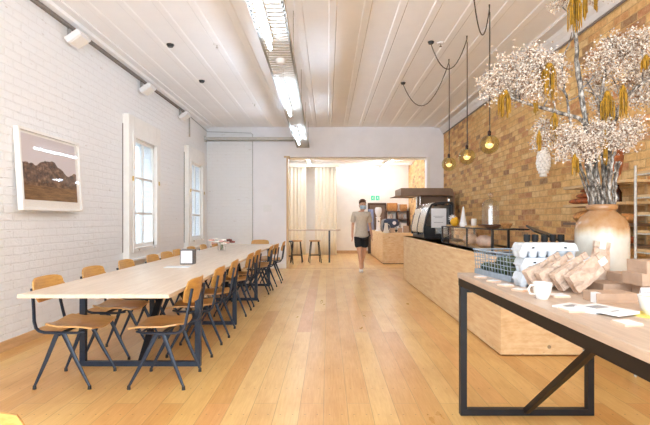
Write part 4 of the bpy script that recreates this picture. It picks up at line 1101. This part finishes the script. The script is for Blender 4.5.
loaf('round brown loaf lying on the third timber shelf', (2.80, 4.92, 1.23), .34, .08, 'crust_l'); loaf('second brown loaf beside it on the third timber shelf', (2.80, 4.52, 1.23), .3, .07, 'crust')
loaf('brown loaf on the third timber shelf near the steel rack', (2.79, 4.20, 1.23), .2, .06, 'crust_l'); loaf('brown loaf on the lowest timber shelf near the steel rack', (2.79, 4.25, 1.03), .28, .06, 'crust')
b = thing('dark_bottle', 'dark brown bottle on the middle timber shelf right of the trunk', 'bottle', (2.82, 4.38, 1.43))
G().lathe([(0, 0), (.035, 0), (.037, .01), (.037, .10), (.014, .14), (.014, .17), (0, .17)], n=18).obj('bottle_body', 'bottle', b, smooth='auto'); G().lathe([(0, .168), (.016, .168), (.016, .185), (0, .185)], n=12).obj('cap', 'rubber', b)
p = G().loft([[Vector((c_ * w, .012 * s_, z)) for c_, s_ in ((1, 0), (.7, 1), (-.7, 1), (-1, 0), (-.7, -1), (.7, -1))] for z, w in ((0, .022), (.06, .024), (.10, .045), (.30, .05), (.36, .035), (.38, .012))]).obj('wooden_paddle', 'pod', loc=(2.76, 4.32, 1.63)); p.rotation_euler = (math.radians(-14), math.radians(17), 0); tag(p, 'rust brown wooden paddle leaning on the top timber shelf', 'paddle')
k = thing('bread_rack', 'steel bread rack with pale boards at the right edge', 'rack', (2.48, 2.98, 0))
for x in (0, .43):
    for y in (0, .65): G().tube([(x, y, 0), (x, y, 1.70)], .011, 10).obj('upright', 'galv', k, smooth='auto')
ZZ = (1.65, 1.465, 1.325, 1.18, 1.03, .80, .55, .30)
for z in ZZ:
    G().box(.0, .012, z - .032, .43, .64, z - .022).obj('runner', 'galv', k); G().box(.012, -.02, z - .022, .42, .67, z).obj('rack_board', 'shelf_wood', k, bevel=.002)
for z, y, r, lab in ((1.03, 3.50, .06, 'pale loaf on the fifth board of the steel rack'), (1.18, 3.45, .055, 'pale loaf on the fourth board of the steel rack'), (.80, 3.40, .06, 'pale loaf on the sixth board of the steel rack')):
    loaf(lab, (2.66, y, z), .26, r, 'crust_l', .1, 'loaves on the steel rack')
# ================================================================== the walking man
def skin(name, verts, edges, radii, m, parent, sub=2, root=0):
    me = bpy.data.meshes.new(name); me.from_pydata(verts, edges, []); me.update()
    me.materials.append(M[m])
    o = bpy.data.objects.new(name, me); COL.objects.link(o); o.parent = parent
    sm = o.modifiers.new('skin', 'SKIN'); sm.use_smooth_shade = True
    if not me.skin_vertices: 
        bm = bmesh.new(); bm.from_mesh(me); bm.verts.layers.skin.verify(); bm.to_mesh(me); bm.free()
    sv = me.skin_vertices[0].data
    for i, r in enumerate(radii):
        sv[i].radius = r if isinstance(r, tuple) else (r, r); sv[i].use_root = (i == root)
    ss = o.modifiers.new('sub', 'SUBSURF'); ss.levels = sub; ss.render_levels = sub
    return o
def frozen(o):
    """keep the grown surface as plain mesh data"""
    dg = bpy.context.evaluated_depsgraph_get(); dg.update()
    me = bpy.data.meshes.new_from_object(o.evaluated_get(dg)); o.modifiers.clear(); o.data = me
    for p in me.polygons: p.use_smooth = True
    return o
man = thing('person', 'man in a beige t-shirt, black shorts and blue face mask walking', 'person', (.80, 10.75, 0), 0)
V, E, RD = [], [], []
def jn(p, r, par=None):
    V.append(p); RD.append(r); i = len(V) - 1
    if par is not None: E.append((par, i))
    return i
pel = jn((0, 0, .92), (.13, .10)); sp = jn((0, -.01, 1.08), (.125, .09), pel); ch = jn((0, .0, 1.26), (.145, .10), sp); uc = jn((0, .01, 1.38), (.10, .075), ch)
nk = jn((.01, -.005, 1.46), (.05, .052), uc); jaw = jn((.02, -.03, 1.525), (.058, .062), nk); hd = jn((.022, -.035, 1.60), (.073, .088), jaw); tp = jn((.02, -.025, 1.675), (.058, .07), hd)
no = jn((.045, -.125, 1.585), (.012, .014), hd)
for s in (-1, 1): jn((.02 + s * .082, -.015, 1.59), (.012, .022), hd)
def arm(s, elbow, wrist, fdir):
    a = jn((s * .165, .01, 1.395), (.06, .06), uc); b = jn((s * .185, .01, 1.30), (.047, .047), a); c = jn(elbow, (.036, .036), b); d = jn(wrist, (.025, .028), c)
    w = Vector(wrist); f = Vector(fdir).normalized()
    palm = jn(tuple(w + f * .055), (.020, .036), d)
    side = Vector((0, 1, 0)) - f * f.y; side.normalize(); nrm = f.cross(side)
    for k, (o_, l_) in enumerate(((-.03, .072), (-.010, .082), (.010, .077), (.029, .060))):
        p0 = w + f * .095 + side * o_; p1 = p0 + f * l_ * .5 + nrm * .004 * s; p2 = p0 + f * l_ * .9 + nrm * .016 * s
        i = jn(tuple(p0), .010, palm); i = jn(tuple(p1), .0092, i); jn(tuple(p2), .0078, i)
    t0 = w + f * .035 - side * .036; i = jn(tuple(t0), .011, palm); jn(tuple(t0 + f * .04 - side * .018), .009, i)
arm(-1, (-.205, .03, 1.13), (-.225, -.03, .90), (-.02, -.12, -1)); arm(1, (.215, .06, 1.13), (.245, .02, .91), (.06, -.10, -1))
def leg(s, hip, knee, calf, ankle, heel, toe):
    a = jn(hip, (.088, .09), pel); b = jn(tuple((Vector(hip) + Vector(knee)) / 2), (.075, .078), a); c = jn(knee, (.052, .056), b); d = jn(calf, (.050, .054), c); e = jn(ankle, (.034, .038), d)
    h_ = jn(heel, (.033, .035), e); jn(toe, (.034, .022), e)
leg(-1, (-.085, 0, .84), (-.06, -.06, .49), (-.035, -.035, .34), (-.015, -.03, .09), (-.015, .01, .045), (-.03, -.19, .032))
leg(1, (.085, .01, .84), (.075, .06, .49), (.082, .19, .37), (.09, .37, .235), (.092, .43, .20), (.095, .33, .05))
frozen(skin('body', V, E, RD, 'skin', man))
# eyes
for s in (-1, 1): G().ball((.034 + s * .030, -.112, 1.612), .010, .006, .007, 8, 6).obj('eye', 'black', man, smooth=True)
# clothes: the same skeleton, slightly larger
def chain(name, m, nodes, edges, sub=2): return frozen(skin(name, [n[0] for n in nodes], edges, [n[1] for n in nodes], m, man, sub))
chain('t_shirt', 'shirt', [((0, -.005, 1.08), (.158, .115)), ((0, 0, 1.26), (.172, .122)), ((0, .01, 1.385), (.13, .088)), ((.008, .0, 1.435), (.066, .062)), ((-.172, .01, 1.39), (.075, .072)), ((-.197, .015, 1.27), (.070, .068)), ((-.21, .022, 1.17), (.068, .066)), ((.172, .01, 1.39), (.075, .072)), ((.197, .022, 1.27), (.070, .068)), ((.215, .045, 1.17), (.068, .066)), ((0, -.005, .94), (.188, .135)), ((0, -.005, .78), (.205, .15))],
      [(0, 1), (1, 2), (2, 3), (2, 4), (4, 5), (5, 6), (2, 7), (7, 8), (8, 9), (0, 10), (10, 11)])
chain('shorts', 'shorts', [((0, 0, .96), (.182, .125)), ((-.088, -.005, .80), (.105, .105)), ((-.078, -.03, .66), (.098, .10)), ((-.070, -.042, .58), (.098, .10)), ((.088, .01, .80), (.105, .105)), ((.084, .03, .66), (.098, .10)), ((.080, .045, .58), (.098, .10))],
      [(0, 1), (1, 2), (2, 3), (0, 4), (4, 5), (5, 6)])
chain('sock', 'shorts', [((-.02, -.031, .155), (.042, .046)), ((-.015, -.03, .09), (.041, .046))], [(0, 1)]); chain('sock', 'shorts', [((.087, .33, .275), (.042, .046)), ((.09, .37, .235), (.041, .046))], [(0, 1)])
def shoe(heel, toe, lift):
    h_, t_ = Vector(heel), Vector(toe); m_ = h_.lerp(t_, .5)
    o = chain('shoe', 'mwhite', [(tuple(h_), (.046, .046)), (tuple(m_ + Vector((0, 0, .006))), (.048, .044)), (tuple(t_), (.046, .032)), (tuple(h_ + lift), (.046, .05))], [(0, 1), (1, 2), (0, 3)])
    return o
shoe((-.015, .005, .052), (-.03, -.19, .036), Vector((0, -.012, .05))); shoe((.092, .425, .20), (.095, .335, .055), Vector((-.002, -.035, .02)))
g = G(); g.ball((.02, -.018, 1.655), .088, .102, .082, 20, 12)
bm = g.b
for v in [v for v in bm.verts if v.co.z < 1.60 or (v.co.z < 1.655 and v.co.y < -.055)]: bm.verts.remove(v)
for k in range(60):
    a = R.uniform(0, 2 * PI); e_ = R.uniform(.5, 1.4); p = Vector((.02 + .085 * math.cos(a) * math.cos(e_), -.018 + .10 * math.sin(a) * math.cos(e_), 1.655 + .082 * math.sin(e_)))
    g.ball(p, .018, .022, .014, 6, 5)
g.obj('hair', 'hair', man, smooth=True)
def mk(u, v):
    a = (u - .5) * 2.3 - .0; z = 1.505 + .085 * v
    return (.026 + .079 * math.sin(a), -.030 - .098 * math.cos(a) - .012 * math.sin(PI * v) * math.cos(a), z)
mo = G().sheet(mk, 14, 6, .004).obj('face_mask', 'mask', man, smooth=True)
g = G()
for s in (-1, 1): g.tube([(.026 + s * .073, -.06, 1.58), (.02 + s * .092, -.015, 1.605), (.02 + s * .09, .0, 1.585), (.026 + s * .073, -.055, 1.52)], .003, 5)
g.obj('ear_loop', 'mask', mo)
man.rotation_euler.z = .12

# ================================================================== light, camera
w = bpy.data.worlds.new('daylight'); SC.world = w; w.use_nodes = True
bg = w.node_tree.nodes['Background']; bg.inputs[0].default_value = (.80, .91, 1.0, 1); bg.inputs[1].default_value = WORLD
def portal(loc, rot, sx, sy):
    l = bpy.data.lights.new('daylight_portal', 'AREA'); l.shape = 'RECTANGLE'; l.size = sx; l.size_y = sy; l.cycles.is_portal = True
    o = bpy.data.objects.new('daylight_portal', l); COL.objects.link(o); o.location = loc; o.rotation_euler = rot
portal((-.075, Y0 - .02, 1.68), (PI / 2, 0, 0), 5.35, 3.34)          # street front, light goes to +Y
for a, b in WINS: portal((XL - .24, (a + b) / 2, (WZ0 + WZ1) / 2), (PI / 2, 0, -PI / 2), b - a - .4, WZ1 - WZ0)
cam = bpy.data.cameras.new('camera'); cam.sensor_width = 36; cam.lens = F / 650 * 36; cam.shift_x = -3 / 650; cam.shift_y = 6.5 / 650
cam.clip_start = .02; cam.clip_end = 100
co = bpy.data.objects.new('camera', cam); COL.objects.link(co); co.location = (0, 0, H); co.rotation_euler = (PI / 2, 0, 0); SC.camera = co
SC.view_settings.view_transform = 'Standard'; SC.view_settings.look = 'None'; SC.view_settings.gamma = 1; SC.view_settings.use_curve_mapping = False
SC.view_settings.exposure = EXPO
SC.cycles.use_denoising = True
SC.cycles.max_bounces = 10; SC.cycles.diffuse_bounces = 6; SC.cycles.transparent_max_bounces = 16; SC.cycles.caustics_reflective = False; SC.cycles.caustics_refractive = False
SC.cycles.sample_clamp_indirect = 8
